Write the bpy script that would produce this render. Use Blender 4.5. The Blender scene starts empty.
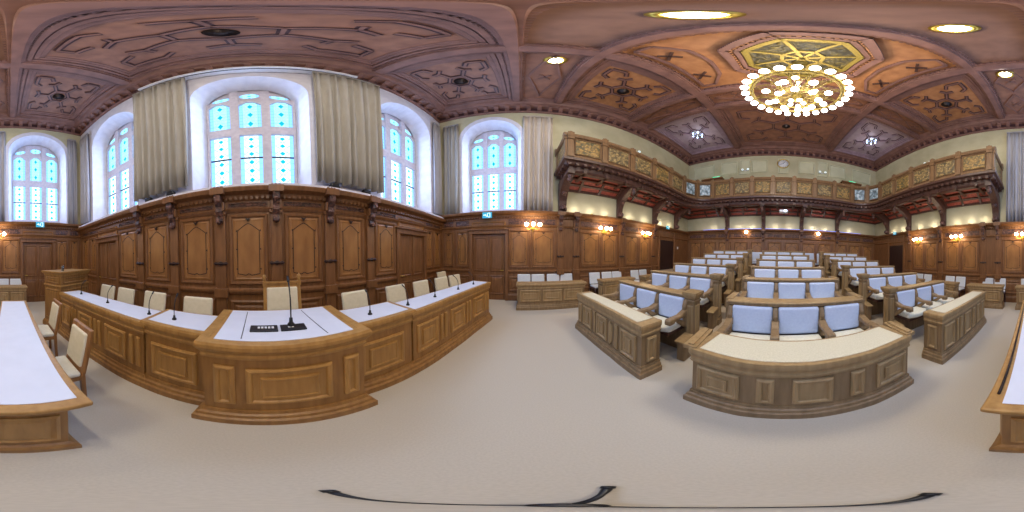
import bpy, bmesh, random
from math import sin, cos, tan, pi, radians, sqrt, atan2, hypot, degrees
from mathutils import Vector, Matrix
random.seed(7)
SC = bpy.context.scene
COL = SC.collection

# ------------------------------------------------------------------ materials
def lin(c):
    c = c / 255.0
    return c / 12.92 if c <= 0.04045 else ((c + 0.055) / 1.055) ** 2.4
def rgb(r, g, b): return (lin(r), lin(g), lin(b), 1.0)

def base_mat(name):
    m = bpy.data.materials.new(name); m.use_nodes = True
    nt = m.node_tree
    return m, nt, nt.nodes['Principled BSDF']

def N(nt, typ, **kw):
    n = nt.nodes.new(typ)
    for k, v in kw.items(): setattr(n, k, v)
    return n

def noise_mat(name, c1, c2, scale=(4, 4, 4), nscale=3.0, rough=0.6, metal=0.0, detail=5.0, bump=0.0, spec=0.5, lo=0.35, hi=0.65, coord='Object'):
    m, nt, p = base_mat(name)
    tc = N(nt, 'ShaderNodeTexCoord'); mp = N(nt, 'ShaderNodeMapping'); mp.inputs['Scale'].default_value = scale
    nz = N(nt, 'ShaderNodeTexNoise'); nz.inputs['Scale'].default_value = nscale; nz.inputs['Detail'].default_value = detail
    cr = N(nt, 'ShaderNodeValToRGB')
    cr.color_ramp.elements[0].position = lo; cr.color_ramp.elements[0].color = c1
    cr.color_ramp.elements[1].position = hi; cr.color_ramp.elements[1].color = c2
    L = nt.links.new
    L(tc.outputs[coord], mp.inputs['Vector']); L(mp.outputs[0], nz.inputs['Vector'])
    L(nz.outputs['Fac'], cr.inputs['Fac']); L(cr.outputs['Color'], p.inputs['Base Color'])
    p.inputs['Roughness'].default_value = rough; p.inputs['Metallic'].default_value = metal
    p.inputs['Specular IOR Level'].default_value = spec
    if bump:
        b = N(nt, 'ShaderNodeBump'); b.inputs['Strength'].default_value = bump; b.inputs['Distance'].default_value = 0.02
        L(nz.outputs['Fac'], b.inputs['Height']); L(b.outputs[0], p.inputs['Normal'])
    return m

def glow_mat(name, c, strength):
    m, nt, p = base_mat(name)
    p.inputs['Base Color'].default_value = c
    p.inputs['Emission Color'].default_value = c
    p.inputs['Emission Strength'].default_value = strength
    return m

def carved_mat(name, ca, cb, cc, scale=14.0, bump=0.8):
    """gilded relief carving: voronoi scrolls in three tones"""
    m, nt, p = base_mat(name); L = nt.links.new
    tc = N(nt, 'ShaderNodeTexCoord')
    nz = N(nt, 'ShaderNodeTexNoise'); nz.inputs['Scale'].default_value = scale * 0.5; nz.inputs['Detail'].default_value = 2
    vo = N(nt, 'ShaderNodeTexVoronoi'); vo.inputs['Scale'].default_value = scale; vo.feature = 'SMOOTH_F1'
    mx = N(nt, 'ShaderNodeMix', data_type='RGBA', blend_type='LINEAR_LIGHT'); mx.inputs['Factor'].default_value = 0.12
    L(tc.outputs['Object'], mx.inputs['A']); L(nz.outputs['Color'], mx.inputs['B']); L(mx.outputs['Result'], vo.inputs['Vector'])
    L(tc.outputs['Object'], nz.inputs['Vector'])
    cr = N(nt, 'ShaderNodeValToRGB'); e = cr.color_ramp.elements
    e[0].position = 0.12; e[0].color = ca; e[1].position = 0.62; e[1].color = cc
    k = e.new(0.36); k.color = cb
    L(vo.outputs['Distance'], cr.inputs['Fac']); L(cr.outputs['Color'], p.inputs['Base Color'])
    b = N(nt, 'ShaderNodeBump'); b.inputs['Strength'].default_value = bump; b.inputs['Distance'].default_value = 0.03; b.invert = True
    L(vo.outputs['Distance'], b.inputs['Height']); L(b.outputs[0], p.inputs['Normal'])
    p.inputs['Roughness'].default_value = 0.5
    return m

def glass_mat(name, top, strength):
    """leaded stained glass, daylight put in as emission: white field, teal lozenges down the middle, blue border, dark cames"""
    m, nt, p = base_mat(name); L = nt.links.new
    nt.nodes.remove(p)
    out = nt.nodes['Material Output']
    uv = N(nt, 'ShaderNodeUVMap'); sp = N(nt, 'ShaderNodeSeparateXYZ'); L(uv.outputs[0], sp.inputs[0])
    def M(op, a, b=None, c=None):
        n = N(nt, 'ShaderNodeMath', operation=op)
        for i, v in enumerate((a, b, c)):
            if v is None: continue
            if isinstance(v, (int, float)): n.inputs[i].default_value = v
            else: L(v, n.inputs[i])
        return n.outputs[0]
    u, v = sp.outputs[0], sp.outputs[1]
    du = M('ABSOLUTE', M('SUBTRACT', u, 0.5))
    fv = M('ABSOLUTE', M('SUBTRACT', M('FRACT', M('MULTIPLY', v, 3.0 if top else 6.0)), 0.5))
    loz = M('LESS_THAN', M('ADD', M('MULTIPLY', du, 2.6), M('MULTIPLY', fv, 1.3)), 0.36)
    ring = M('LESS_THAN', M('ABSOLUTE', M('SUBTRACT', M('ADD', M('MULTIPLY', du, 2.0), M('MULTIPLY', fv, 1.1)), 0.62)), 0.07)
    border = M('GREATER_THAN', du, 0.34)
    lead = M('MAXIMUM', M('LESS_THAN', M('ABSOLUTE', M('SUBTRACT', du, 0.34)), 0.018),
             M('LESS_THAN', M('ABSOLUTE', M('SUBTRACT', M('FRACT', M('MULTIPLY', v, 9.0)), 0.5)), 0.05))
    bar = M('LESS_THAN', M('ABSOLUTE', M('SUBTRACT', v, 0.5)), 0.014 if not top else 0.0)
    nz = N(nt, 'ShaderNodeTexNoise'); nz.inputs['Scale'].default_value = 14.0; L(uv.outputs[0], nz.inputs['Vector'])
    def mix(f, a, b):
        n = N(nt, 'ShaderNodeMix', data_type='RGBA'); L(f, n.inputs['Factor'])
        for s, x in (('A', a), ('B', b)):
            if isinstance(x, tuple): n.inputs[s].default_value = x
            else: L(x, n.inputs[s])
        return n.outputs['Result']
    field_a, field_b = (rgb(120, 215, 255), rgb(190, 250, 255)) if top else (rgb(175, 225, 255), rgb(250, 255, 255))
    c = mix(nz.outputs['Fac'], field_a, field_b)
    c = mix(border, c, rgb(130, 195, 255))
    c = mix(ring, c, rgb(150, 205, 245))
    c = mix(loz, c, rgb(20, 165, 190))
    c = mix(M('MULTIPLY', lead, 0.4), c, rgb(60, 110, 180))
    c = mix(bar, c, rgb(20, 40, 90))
    em = N(nt, 'ShaderNodeEmission'); em.inputs['Strength'].default_value = strength  # panes emit by themselves, standing in for daylight behind them
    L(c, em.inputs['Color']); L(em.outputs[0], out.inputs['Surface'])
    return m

MAT = {}
def wood(name, c1, c2, rough=0.4, stretch=(9, 9, 1.2), spec=0.4):
    MAT[name] = noise_mat(name, c1, c2, stretch, 2.2, rough, detail=6, spec=spec, lo=0.3, hi=0.7, bump=0.05)
wood('oak_desk', rgb(128, 90, 48), rgb(156, 114, 64))
wood('oak_desk_light', rgb(148, 108, 58), rgb(174, 132, 76))
wood('oak_bench', rgb(120, 95, 64), rgb(145, 118, 85))
wood('oak_bench_light', rgb(144, 116, 78), rgb(168, 139, 98))
wood('oak_wall', rgb(106, 70, 42), rgb(132, 90, 56), rough=0.4)
wood('oak_burl', rgb(130, 88, 50), rgb(156, 110, 64), rough=0.35, stretch=(3, 3, 1))
wood('oak_dark', rgb(66, 42, 38), rgb(90, 60, 50))
wood('ceiling_oak', rgb(120, 86, 72), rgb(142, 104, 86), stretch=(1.5, 1.5, 1.5), rough=0.5)
wood('ceiling_panel_oak', rgb(124, 84, 68), rgb(150, 104, 82), stretch=(2, 2, 2), rough=0.5)
wood('ceiling_beam_oak', rgb(112, 78, 70), rgb(138, 98, 86), stretch=(1.5, 1.5, 1.5), rough=0.5)
wood('ceiling_orange_oak', rgb(146, 96, 62), rgb(176, 122, 80), stretch=(2, 2, 2), rough=0.5)
wood('chair_oak', rgb(120, 80, 42), rgb(160, 112, 64))
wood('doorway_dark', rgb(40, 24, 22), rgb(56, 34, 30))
wood('coffer_lit_field', rgb(168, 146, 154), rgb(186, 164, 172), stretch=(2,2,2))  # ceiling wood paled and blued: lamp light painted into the back corner coffers
wood('coffer_lit_moulding', rgb(150, 124, 136), rgb(172, 146, 158), stretch=(2,2,2))
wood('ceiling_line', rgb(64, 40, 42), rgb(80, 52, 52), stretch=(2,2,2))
MAT['gallery_red'] = noise_mat('gallery_red', rgb(136, 58, 48), rgb(168, 80, 64), rough=0.6)
MAT['carpet'] = noise_mat('carpet', rgb(182, 173, 160), rgb(188, 179, 166), (1, 1, 1), 90, 0.95, detail=2, bump=0.0, spec=0.1)
MAT['carpet_step'] = noise_mat('carpet_step', rgb(166, 150, 130), rgb(178, 162, 142), (1, 1, 1), 60, 0.95, detail=3, spec=0.1)
MAT['plaster_white'] = noise_mat('plaster_white', rgb(205, 202, 214), rgb(216, 213, 224), nscale=1.2, rough=0.85, spec=0.2)
MAT['plaster_sage'] = noise_mat('plaster_sage', rgb(182, 174, 142), rgb(196, 188, 156), (1, 1, 1), 1.5, rough=0.85, spec=0.2)
MAT['plaster_sage_trim'] = noise_mat('plaster_sage_trim', rgb(196, 192, 160), rgb(208, 204, 174), (1, 1, 1), 1.5, rough=0.8, spec=0.2)
MAT['stone_mullion'] = noise_mat('stone_mullion', rgb(190, 185, 200), rgb(204, 200, 212), rough=0.8, spec=0.2)
MAT['pad_white'] = noise_mat('pad_white', rgb(204, 206, 220), rgb(208, 210, 224), nscale=2, rough=0.55, spec=0.3)
MAT['cloth_cream'] = noise_mat('cloth_cream', rgb(198, 190, 166), rgb(210, 202, 180), nscale=20, rough=0.85, spec=0.15)
MAT['seat_blue'] = noise_mat('seat_blue', rgb(196, 204, 224), rgb(204, 212, 230), nscale=8, rough=0.6, spec=0.25)
MAT['seat_cream'] = noise_mat('seat_cream', rgb(212, 206, 184), rgb(224, 218, 198), nscale=8, rough=0.65, spec=0.25)
MAT['chair_cream'] = noise_mat('chair_cream', rgb(214, 205, 182), rgb(220, 211, 190), nscale=5, rough=0.7, spec=0.2)
MAT['chair_grey'] = noise_mat('chair_grey', rgb(196, 200, 206), rgb(214, 216, 220), nscale=30, rough=0.7, spec=0.2)
MAT['curtain_beige'] = noise_mat('curtain_beige', rgb(156, 151, 144), rgb(164, 159, 152), (6, 6, 1), 2, rough=0.9, spec=0.1)
MAT['curtain_cream'] = noise_mat('curtain_cream', rgb(186, 174, 162), rgb(194, 182, 170), (6, 6, 1), 2, rough=0.9, spec=0.1)
MAT['curtain_lilac'] = noise_mat('curtain_lilac', rgb(160, 158, 164), rgb(170, 168, 174), (6, 6, 1), 2, rough=0.9, spec=0.1)
MAT['white_paint'] = noise_mat('white_paint', rgb(214, 214, 220), rgb(224, 224, 230), rough=0.5)
MAT['black'] = noise_mat('black', rgb(16, 16, 20), rgb(26, 26, 32), rough=0.4)
MAT['dark_bronze'] = noise_mat('dark_bronze', rgb(38, 30, 30), rgb(60, 48, 44), rough=0.4, metal=0.6)
MAT['brass'] = noise_mat('brass', rgb(176, 146, 60), rgb(214, 184, 92), rough=0.32, metal=0.75)
MAT['gilt'] = noise_mat('gilt', rgb(126, 106, 42), rgb(156, 134, 62), nscale=10, rough=0.45, metal=0.4)
MAT['gilt_lattice'] = carved_mat('gilt_lattice', rgb(122, 106, 46), rgb(84, 72, 32), rgb(48, 42, 24), 12)
MAT['chrome'] = noise_mat('chrome', rgb(170, 172, 180), rgb(196, 198, 204), rough=0.25, metal=0.9)
MAT['carving_gold'] = carved_mat('carving_gold', rgb(186, 146, 80), rgb(140, 112, 64), rgb(82, 76, 52), 13)
MAT['carving_green'] = carved_mat('carving_green', rgb(178, 148, 96), rgb(132, 112, 74), rgb(84, 72, 52), 12)
MAT['carving_blue'] = carved_mat('carving_blue', rgb(206, 214, 220), rgb(150, 172, 186), rgb(90, 104, 110), 8)
MAT['carving_dark'] = carved_mat('carving_dark', rgb(128, 86, 70), rgb(94, 62, 54), rgb(52, 36, 36), 16)
MAT['brass_dark'] = noise_mat('brass_dark', rgb(96, 80, 30), rgb(134, 114, 50), rough=0.45, metal=0.4)
wood('parapet_oak', rgb(112, 84, 58), rgb(136, 104, 72))
MAT['globe_lamp'] = glow_mat('globe_lamp', (1.0, 0.93, 0.80, 1), 14.0)
MAT['sconce_lamp'] = glow_mat('sconce_lamp', (1.0, 0.80, 0.52, 1), 40.0)
MAT['spot_lamp'] = glow_mat('spot_lamp', (1.0, 0.95, 0.82, 1), 22.0)
MAT['blue_lamp'] = glow_mat('blue_lamp', (0.55, 0.7, 1.0, 1), 6.0)
MAT['strip_lamp'] = glow_mat('strip_lamp', (0.22, 0.30, 1.0, 1), 1.0)
MAT['uplight_lamp'] = glow_mat('uplight_lamp', (1.0, 0.86, 0.55, 1), 16.0)
MAT['sign_green'] = glow_mat('sign_green', rgb(40, 150, 180), 0.7)
MAT['sign_bright'] = glow_mat('sign_bright', rgb(50, 210, 150), 1.6)
MAT['sign_white'] = glow_mat('sign_white', rgb(225, 245, 240), 1.0)
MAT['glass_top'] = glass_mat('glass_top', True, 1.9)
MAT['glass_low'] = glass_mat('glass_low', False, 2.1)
m_, nt_, p_ = base_mat('clear_glass'); p_.inputs['Transmission Weight'].default_value = 0.9; p_.inputs['Roughness'].default_value = 0.05
p_.inputs['Base Color'].default_value = rgb(225, 235, 245); MAT['clear_glass'] = m_

# ------------------------------------------------------------------ mesh builder
class MB:
    def __init__(s): s.v = []; s.f = []; s.uv = {}; s.sm = set(); s.M = None
    def add(s, p):
        if s.M is not None: p = s.M @ Vector(p)
        s.v.append(tuple(p)); return len(s.v) - 1
    def face(s, ids, uv=None, smooth=False):
        s.f.append(tuple(ids))
        if uv: s.uv[len(s.f) - 1] = uv
        if smooth: s.sm.add(len(s.f) - 1)
    def box(s, x0, x1, y0, y1, z0, z1):
        i = [s.add(p) for p in ((x0,y0,z0),(x1,y0,z0),(x1,y1,z0),(x0,y1,z0),(x0,y0,z1),(x1,y0,z1),(x1,y1,z1),(x0,y1,z1))]
        for q in ((3,2,1,0),(4,5,6,7),(0,1,5,4),(1,2,6,5),(2,3,7,6),(3,0,4,7)): s.face([i[k] for k in q])
        return s
    def prism(s, poly, z0, z1):
        n = len(poly); a = [s.add((p[0], p[1], z0)) for p in poly]; b = [s.add((p[0], p[1], z1)) for p in poly]
        s.face(a[::-1]); s.face(b)
        for k in range(n): s.face((a[k], a[(k+1) % n], b[(k+1) % n], b[k]))
        return s
    def extrude(s, pts, d):
        """3D polygon pts extruded by vector d"""
        n = len(pts); a = [s.add(p) for p in pts]; b = [s.add(tuple(Vector(p) + Vector(d))) for p in pts]
        s.face(a[::-1]); s.face(b)
        for k in range(n): s.face((a[k], a[(k+1) % n], b[(k+1) % n], b[k]))
        return s
    def stepped(s, o, u, v, n, w, h, steps):
        o, u, v, n = Vector(o), Vector(u), Vector(v), Vector(n); prev = None
        for ins, out in steps:
            c = [o + u*ins + v*ins, o + u*(w-ins) + v*ins, o + u*(w-ins) + v*(h-ins), o + u*ins + v*(h-ins)]
            r = [s.add(tuple(q + n*out)) for q in c]
            if prev:
                for k in range(4): s.face((prev[k], prev[(k+1) % 4], r[(k+1) % 4], r[k]))
            prev = r
        s.face(prev); return s
    def mould(s, path, prof, closed=False):
        """sweep profile [(out, z)] along a plan polyline; 'out' is to the right of travel"""
        rings = []
        n = len(path)
        for i in range(n):
            d1 = d2 = None
            if closed or i > 0: a, b = path[i-1], path[i]; d1 = (b[0]-a[0], b[1]-a[1])
            if closed or i < n-1: a, b = path[i], path[(i+1) % n]; d2 = (b[0]-a[0], b[1]-a[1])
            ns = []
            for d in (d1, d2):
                if d: l = hypot(*d); ns.append((d[1]/l, -d[0]/l))
            if len(ns) == 2:
                bx, by = ns[0][0]+ns[1][0], ns[0][1]+ns[1][1]; q = bx*ns[0][0] + by*ns[0][1]
                nx, ny = bx/q, by/q
            else: nx, ny = ns[0]
            rings.append([s.add((path[i][0]+nx*o, path[i][1]+ny*o, z)) for o, z in prof])
        m = len(prof)
        for i in range(n if closed else n-1):
            A, B = rings[i], rings[(i+1) % n]
            for k in range(m): s.face((A[k], B[k], B[(k+1) % m], A[(k+1) % m]))
        if not closed: s.face(rings[0][::-1]); s.face(rings[-1])
        return s
    def bar(s, p, q, w, z0, z1):
        d = (q[0]-p[0], q[1]-p[1]); l = hypot(*d) or 1; nx, ny = -d[1]/l*w/2, d[0]/l*w/2
        return s.prism([(p[0]-nx, p[1]-ny), (q[0]-nx, q[1]-ny), (q[0]+nx, q[1]+ny), (p[0]+nx, p[1]+ny)], z0, z1)
    def tube(s, pts, r, seg=8, closed=False):
        pts = [Vector(p) for p in pts]; n = len(pts); rr = r if isinstance(r, (list, tuple)) else [r]*n; rings = []
        for i in range(n):
            if closed: t = pts[(i+1) % n] - pts[i-1]
            else: t = pts[min(i+1, n-1)] - pts[max(i-1, 0)]
            t.normalize(); a = Vector((0,0,1)) if abs(t.z) < 0.9 else Vector((1,0,0))
            x = t.cross(a).normalized(); y = t.cross(x).normalized()
            rings.append([s.add(tuple(pts[i] + (x*cos(2*pi*k/seg) + y*sin(2*pi*k/seg))*rr[i])) for k in range(seg)])
        for i in range(n if closed else n-1):
            A, B = rings[i], rings[(i+1) % n]
            for k in range(seg): s.face((A[k], A[(k+1) % seg], B[(k+1) % seg], B[k]), smooth=True)
        if not closed: s.face(rings[0]); s.face(rings[-1])
        return s
    def lathe(s, prof, c=(0,0,0), seg=16, axis='z'):
        rings = []
        for r, z in prof:
            ring = []
            for k in range(seg):
                a = 2*pi*k/seg; x, y = r*cos(a), r*sin(a)
                p = {'z': (x, y, z), 'y': (x, z, y), 'x': (z, x, y)}[axis]
                ring.append(s.add((c[0]+p[0], c[1]+p[1], c[2]+p[2])))
            rings.append(ring)
        for A, B in zip(rings, rings[1:]):
            for k in range(seg): s.face((A[k], A[(k+1) % seg], B[(k+1) % seg], B[k]), smooth=True)
        s.face(rings[0]); s.face(rings[-1]); return s
    def ball(s, c, r, seg=12, rings=8, sz=1.0):
        return s.lathe([(max(r*sin(pi*k/rings), r*0.02), -r*sz*cos(pi*k/rings)) for k in range(rings+1)], c, seg)
    def obj(s, name, mat, parent=None, bevel=0.0, origin=None, seg=2):
        me = bpy.data.meshes.new(name)
        vv = s.v if origin is None else [(x-origin[0], y-origin[1], z-origin[2]) for x, y, z in s.v]
        me.from_pydata(vv, [], s.f)
        if s.uv:
            lay = me.uv_layers.new(name='UVMap')
            for i, u in s.uv.items():
                for j, li in enumerate(me.polygons[i].loop_indices): lay.data[li].uv = u[j]
        for i in s.sm: me.polygons[i].use_smooth = True
        bm = bmesh.new(); bm.from_mesh(me)
        if not s.uv: bmesh.ops.recalc_face_normals(bm, faces=bm.faces)
        bm.to_mesh(me); bm.free()
        me.materials.append(MAT[mat] if isinstance(mat, str) else mat)
        o = bpy.data.objects.new(name, me); COL.objects.link(o)
        if origin is not None: o.location = origin
        if parent is not None: o.parent = parent
        if bevel:
            b = o.modifiers.new('soft_edges', 'BEVEL'); b.width = bevel; b.segments = seg; b.limit_method = 'ANGLE'; b.angle_limit = radians(40)
        return o

def tag(o, label, cat, group=None):
    o['label'] = label; o['category'] = cat
    if group: o['group'] = group
    return o
def thing(name, label, cat, loc=(0,0,0), rz=0.0, group=None):
    o = bpy.data.objects.new(name, None); COL.objects.link(o)
    o.location = loc; o.rotation_euler = (0, 0, rz); o.empty_display_size = 0.1
    return tag(o, label, cat, group)
def struct(o): o['kind'] = 'structure'; return o
def dup(root, loc=None, rz=None, label=None, group=None):
    def cp(o, par):
        c = o.copy(); COL.objects.link(c)
        if par is not None: c.parent = par
        for ch in kids.get(o.name, []): cp(ch, c)
        return c
    kids = {}
    def scan(o):
        kids[o.name] = list(o.children)
        for ch in o.children: scan(ch)
    scan(root)
    r = cp(root, None)
    if loc is not None: r.location = loc
    if rz is not None: r.rotation_euler = (0, 0, rz)
    if label: r['label'] = label
    if group: r['group'] = group
    return r
def arc(cx, cy, r, a0, a1, n): return [(cx + r*cos(radians(a0 + (a1-a0)*k/n)), cy + r*sin(radians(a0 + (a1-a0)*k/n))) for k in range(n+1)]
ORD = ['first', 'second', 'third', 'fourth', 'fifth', 'sixth', 'seventh', 'eighth', 'ninth', 'tenth']

def point(loc, e, col, r=0.06, typ='POINT'):
    L_ = bpy.data.lights.new('lamp', typ); L_.energy = e; L_.color = col; L_.shadow_soft_size = r
    o = bpy.data.objects.new('lamp', L_); COL.objects.link(o); o.location = loc; return o
# ------------------------------------------------------------------ room dimensions
XL, XR, YF, YB = -5.37, 5.97, -2.87, 8.75        # left, right, front (presiding side), back (gallery side)
ZC = 8.45                                          # flat ceiling
WZ = 2.95                                          # top of wainscot
XC, YC = 0.25, 2.72                                # middle of ceiling

# ------------------------------------------------------------------ floor with tiers
ROWS = [1.97, 2.93, 3.90, 4.95, 5.90, 6.85]
STEP = 0.16
m = MB(); m.box(XL-0.6, XR+0.6, YF-0.6, YB+0.3, -0.2, 0.0)
floor = struct(m.obj('floor', 'carpet'))
m = MB()
for k in range(1, 6):
    m.box(-3.15, 4.05, ROWS[k]-0.58, YB+0.05, STEP*(k-1), STEP*k)
for k in range(1, 6):
    for a, b in ((XL, -3.15), (4.05, XR)): m.box(a, b, 5.05+0.2*k, YB+0.05, STEP*(k-1), STEP*k)
m.obj('tier_steps', 'carpet_step', floor)

# ------------------------------------------------------------------ walls with arched openings
class Frame:
    """wall-local frame: s along wall, n out of the wall into the room"""
    def __init__(f, origin, sdir, ndir): f.o, f.s, f.n = Vector(origin), Vector(sdir), Vector(ndir)
    def p(f, s, n, z): return tuple(f.o + f.s*s + f.n*n + Vector((0, 0, z)))
FR = {'front': Frame((0, YF, 0), (1,0,0), (0,1,0)), 'back': Frame((0, YB, 0), (1,0,0), (0,-1,0)),
      'left': Frame((XL, 0, 0), (0,1,0), (1,0,0)), 'right': Frame((XR, 0, 0), (0,1,0), (-1,0,0))}
def arch(hw, zs, rise, n=14):
    return [(hw*cos(pi*k/n), zs + rise*sin(pi*k/n)) for k in range(n+1)]
def wall(side, s0, s1, opens, mat):
    f = FR[side]; m = MB(); top = 8.7
    cur = s0
    def quad(a, b, z0, z1): m.face([m.add(f.p(a,0,z0)), m.add(f.p(b,0,z0)), m.add(f.p(b,0,z1)), m.add(f.p(a,0,z1))])
    for c, hw, zb, zs, rise in sorted(opens):
        quad(cur, c-hw, 0, top); quad(c-hw, c+hw, 0, zb)
        pts = arch(hw, zs, rise)
        for (xa, za), (xb, zb2) in zip(pts, pts[1:]):
            m.face([m.add(f.p(c+xa,0,za)), m.add(f.p(c+xb,0,zb2)), m.add(f.p(c+xb,0,top)), m.add(f.p(c+xa,0,top))])
        # splayed reveal
        D = -0.55; k = 0.86
        outl = [(hw, zb)] + pts + [(-hw, zb)]
        inl = [(x*k, zb + 0.12 if i in (0, len(outl)-1) else zs + (z-zs)*k) for i, (x, z) in enumerate(outl)]
        n = len(outl)
        for i in range(n):
            a, b = outl[i], outl[(i+1) % n]; a2, b2 = inl[i], inl[(i+1) % n]
            m.face([m.add(f.p(c+a[0],0,a[1])), m.add(f.p(c+b[0],0,b[1])), m.add(f.p(c+b2[0],D,b2[1])), m.add(f.p(c+a2[0],D,a2[1]))])
        cur = c+hw
    quad(cur, s1, 0, top)
    # outer skin
    a, b = m.add(f.p(s0,-0.75,0)), m.add(f.p(s1,-0.75,0)); m.face([a, b, m.add(f.p(s1,-0.75,top)), m.add(f.p(s0,-0.75,top))])
    return struct(m.obj('wall_' + side, mat))
WIN_F = [(-3.60, 1.10, WZ, 6.15, 1.15), (0.23, 1.10, WZ, 6.15, 1.15), (3.92, 1.10, WZ, 6.15, 1.15)]
WIN_L = [(-1.00, 1.0, WZ, 6.2, 1.15)]
WIN_R = [(-1.10, 1.12, WZ, 6.2, 1.15)]
wall_front = wall('front', XL-0.3, XR+0.3, WIN_F, 'plaster_white')
wall_back = wall('back', XL-0.3, XR+0.3, [], 'plaster_sage')
wall_left = wall('left', YF-0.3, YB+0.3, WIN_L, 'plaster_sage')
wall_right = wall('right', YF-0.3, YB+0.3, WIN_R, 'plaster_sage')
# white plaster surround of the two side windows
for side, w in (('left', wall_left), ('right', wall_right)):
    f = FR[side]; c, hw, zb, zs, rise = (WIN_L if side == 'left' else WIN_R)[0]
    m = MB(); k = 1.14
    A = [(hw, zb)] + arch(hw, zs, rise) + [(-hw, zb)]; B = [(hw*k, zb)] + arch(hw*k, zs, rise*1.2) + [(-hw*k, zb)]
    for i in range(len(A)-1):
        m.face([m.add(f.p(c+q[0], 0.012, q[1])) for q in (A[i], A[i+1], B[i+1], B[i])])
    # white reveal lining
    D = -0.54; kk = 0.86
    for i in range(len(A)-1):
        def inn(q, j): return (q[0]*kk, zb+0.12 if j in (0, len(A)-1) else zs + (q[1]-zs)*kk)
        a2, b2 = inn(A[i], i), inn(A[i+1], i+1)
        m.face([m.add(f.p(c+A[i][0]*0.995,0.012,A[i][1])), m.add(f.p(c+A[i+1][0]*0.995,0.012,A[i+1][1])), m.add(f.p(c+b2[0]*0.995,D,b2[1])), m.add(f.p(c+a2[0]*0.995,D,a2[1]))])
    m.face([m.add(f.p(*q)) for q in ((c-hw,0.012,zb+0.004),(c+hw,0.012,zb+0.004),(c+hw*kk,D,zb+0.125),(c-hw*kk,D,zb+0.125))])
    m.obj('window_surround', 'plaster_white', w)

def window(n, side, c, hw, zb, zs, rise):
    f = FR[side]; k = 0.86; w = hw*k; z0 = zb + 0.12; D = -0.55
    m = MB()
    outl = [(w+0.05, z0-0.05)] + [(x*(w+0.05)/hw, zs + (z-zs)*0.9) for x, z in arch(hw, zs, rise)] + [(-w-0.05, z0-0.05)]
    m.extrude([f.p(c+x, D-0.10, z) for x, z in outl], f.n*0.06)
    ztop = zs + rise*k
    g = 0.19 if hw > 1.05 else 0.16; e = 0.05; cw = (2*w - 2*e - 2*g)/3
    zl0, zl1 = 3.22, 4.74
    zu0 = 5.03; zu1 = 6.32
    def bar(a, b, za, zb_): 
        m.extrude([f.p(c+a, D-0.05, za), f.p(c+b, D-0.05, za), f.p(c+b, D-0.05, zb_), f.p(c+a, D-0.05, zb_)], f.n*0.09)
    for i in range(4):
        a = -w if i == 0 else -w + e + i*(cw+g) - g; b = a + (e if i in (0, 3) else g); hz = zs + rise*k*(0.25 if i in (0, 3) else 0.86); bar(a, b, z0, hz)
    def tbar(za, zb_): m.extrude([f.p(c-w, D-0.05, za), f.p(c+w, D-0.05, za), f.p(c+w, D-0.05, zb_), f.p(c-w, D-0.05, zb_)], f.n*0.085)
    tbar(z0, zl0); tbar(zl1, zu0)
    for i in range(3):
        a = -w + e + i*(cw+g)
        m.extrude([f.p(c+x, D-0.05, z) for x, z in [(a, zu1-0.16), (a+cw*0.34, zu1), (a+cw*0.66, zu1), (a+cw, zu1-0.16), (a+cw, zu1+0.10), (a, zu1+0.10)]], f.n*0.07)
    fr = struct(m.obj('window_%d' % n, 'stone_mullion'))
    up, lo = MB(), MB()
    def pane(mb, pts, bb):
        x0, x1, za, zb_ = bb
        ids = [mb.add(f.p(c+x, D-0.035, z)) for x, z in pts]
        mb.face(ids, uv=[((x-x0)/(x1-x0), (z-za)/(zb_-za)) for x, z in pts])
    for i in range(3):
        a = -w + e + i*(cw+g); b = a+cw; r = cw*0.34
        pane(lo, [(a, zl0), (b, zl0), (b, zl1), (a, zl1)], (a, b, zl0, zl1))
        pts = [(a, zu0), (b, zu0), (b, zu1-r)] + [(b-r+r*cos(t), zu1-r+r*sin(t)) for t in (pi/8, pi/4, 3*pi/8, pi/2)] + [(a+r-r*sin(t), zu1-r+r*cos(t)) for t in (0, pi/8, pi/4, 3*pi/8)] + [(a, zu1-r)]
        pane(up, pts, (a, b, zu0, zu1))
        # tracery eye above each light
        ex = (a+b)/2*0.93; ez = zu1 + (0.44 if i == 1 else 0.30); rx = cw*0.46; rz_ = 0.14 if i == 1 else 0.09; tl = 0 if i == 1 else (0.30 if i == 0 else -0.30)
        pts = [(ex + rx*cos(t), ez + rz_*sin(t) + tl*rx*cos(t)) for t in [2*pi*j/14 for j in range(14)]]
        pane(up, pts, (ex-rx, ex+rx, ez-rz_*1.6, ez+rz_*1.6))
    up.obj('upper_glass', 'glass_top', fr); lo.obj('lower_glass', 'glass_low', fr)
    # lead saddle bar and pane bead
    m = MB()
    for i in range(3):
        a = -w + e + i*(cw+g); b = a+cw; zm = (zl0+zl1)/2
        m.extrude([f.p(c+a, D-0.03, zm-0.012), f.p(c+b, D-0.03, zm-0.012), f.p(c+b, D-0.03, zm+0.012), f.p(c+a, D-0.03, zm+0.012)], f.n*0.02)
    m.obj('saddle_bar', 'black', fr)
n = 0
for side, ws in (('left', WIN_L), ('front', WIN_F), ('right', WIN_R)):
    for w in ws:
        n += 1; window(n, side, *w)

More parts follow.
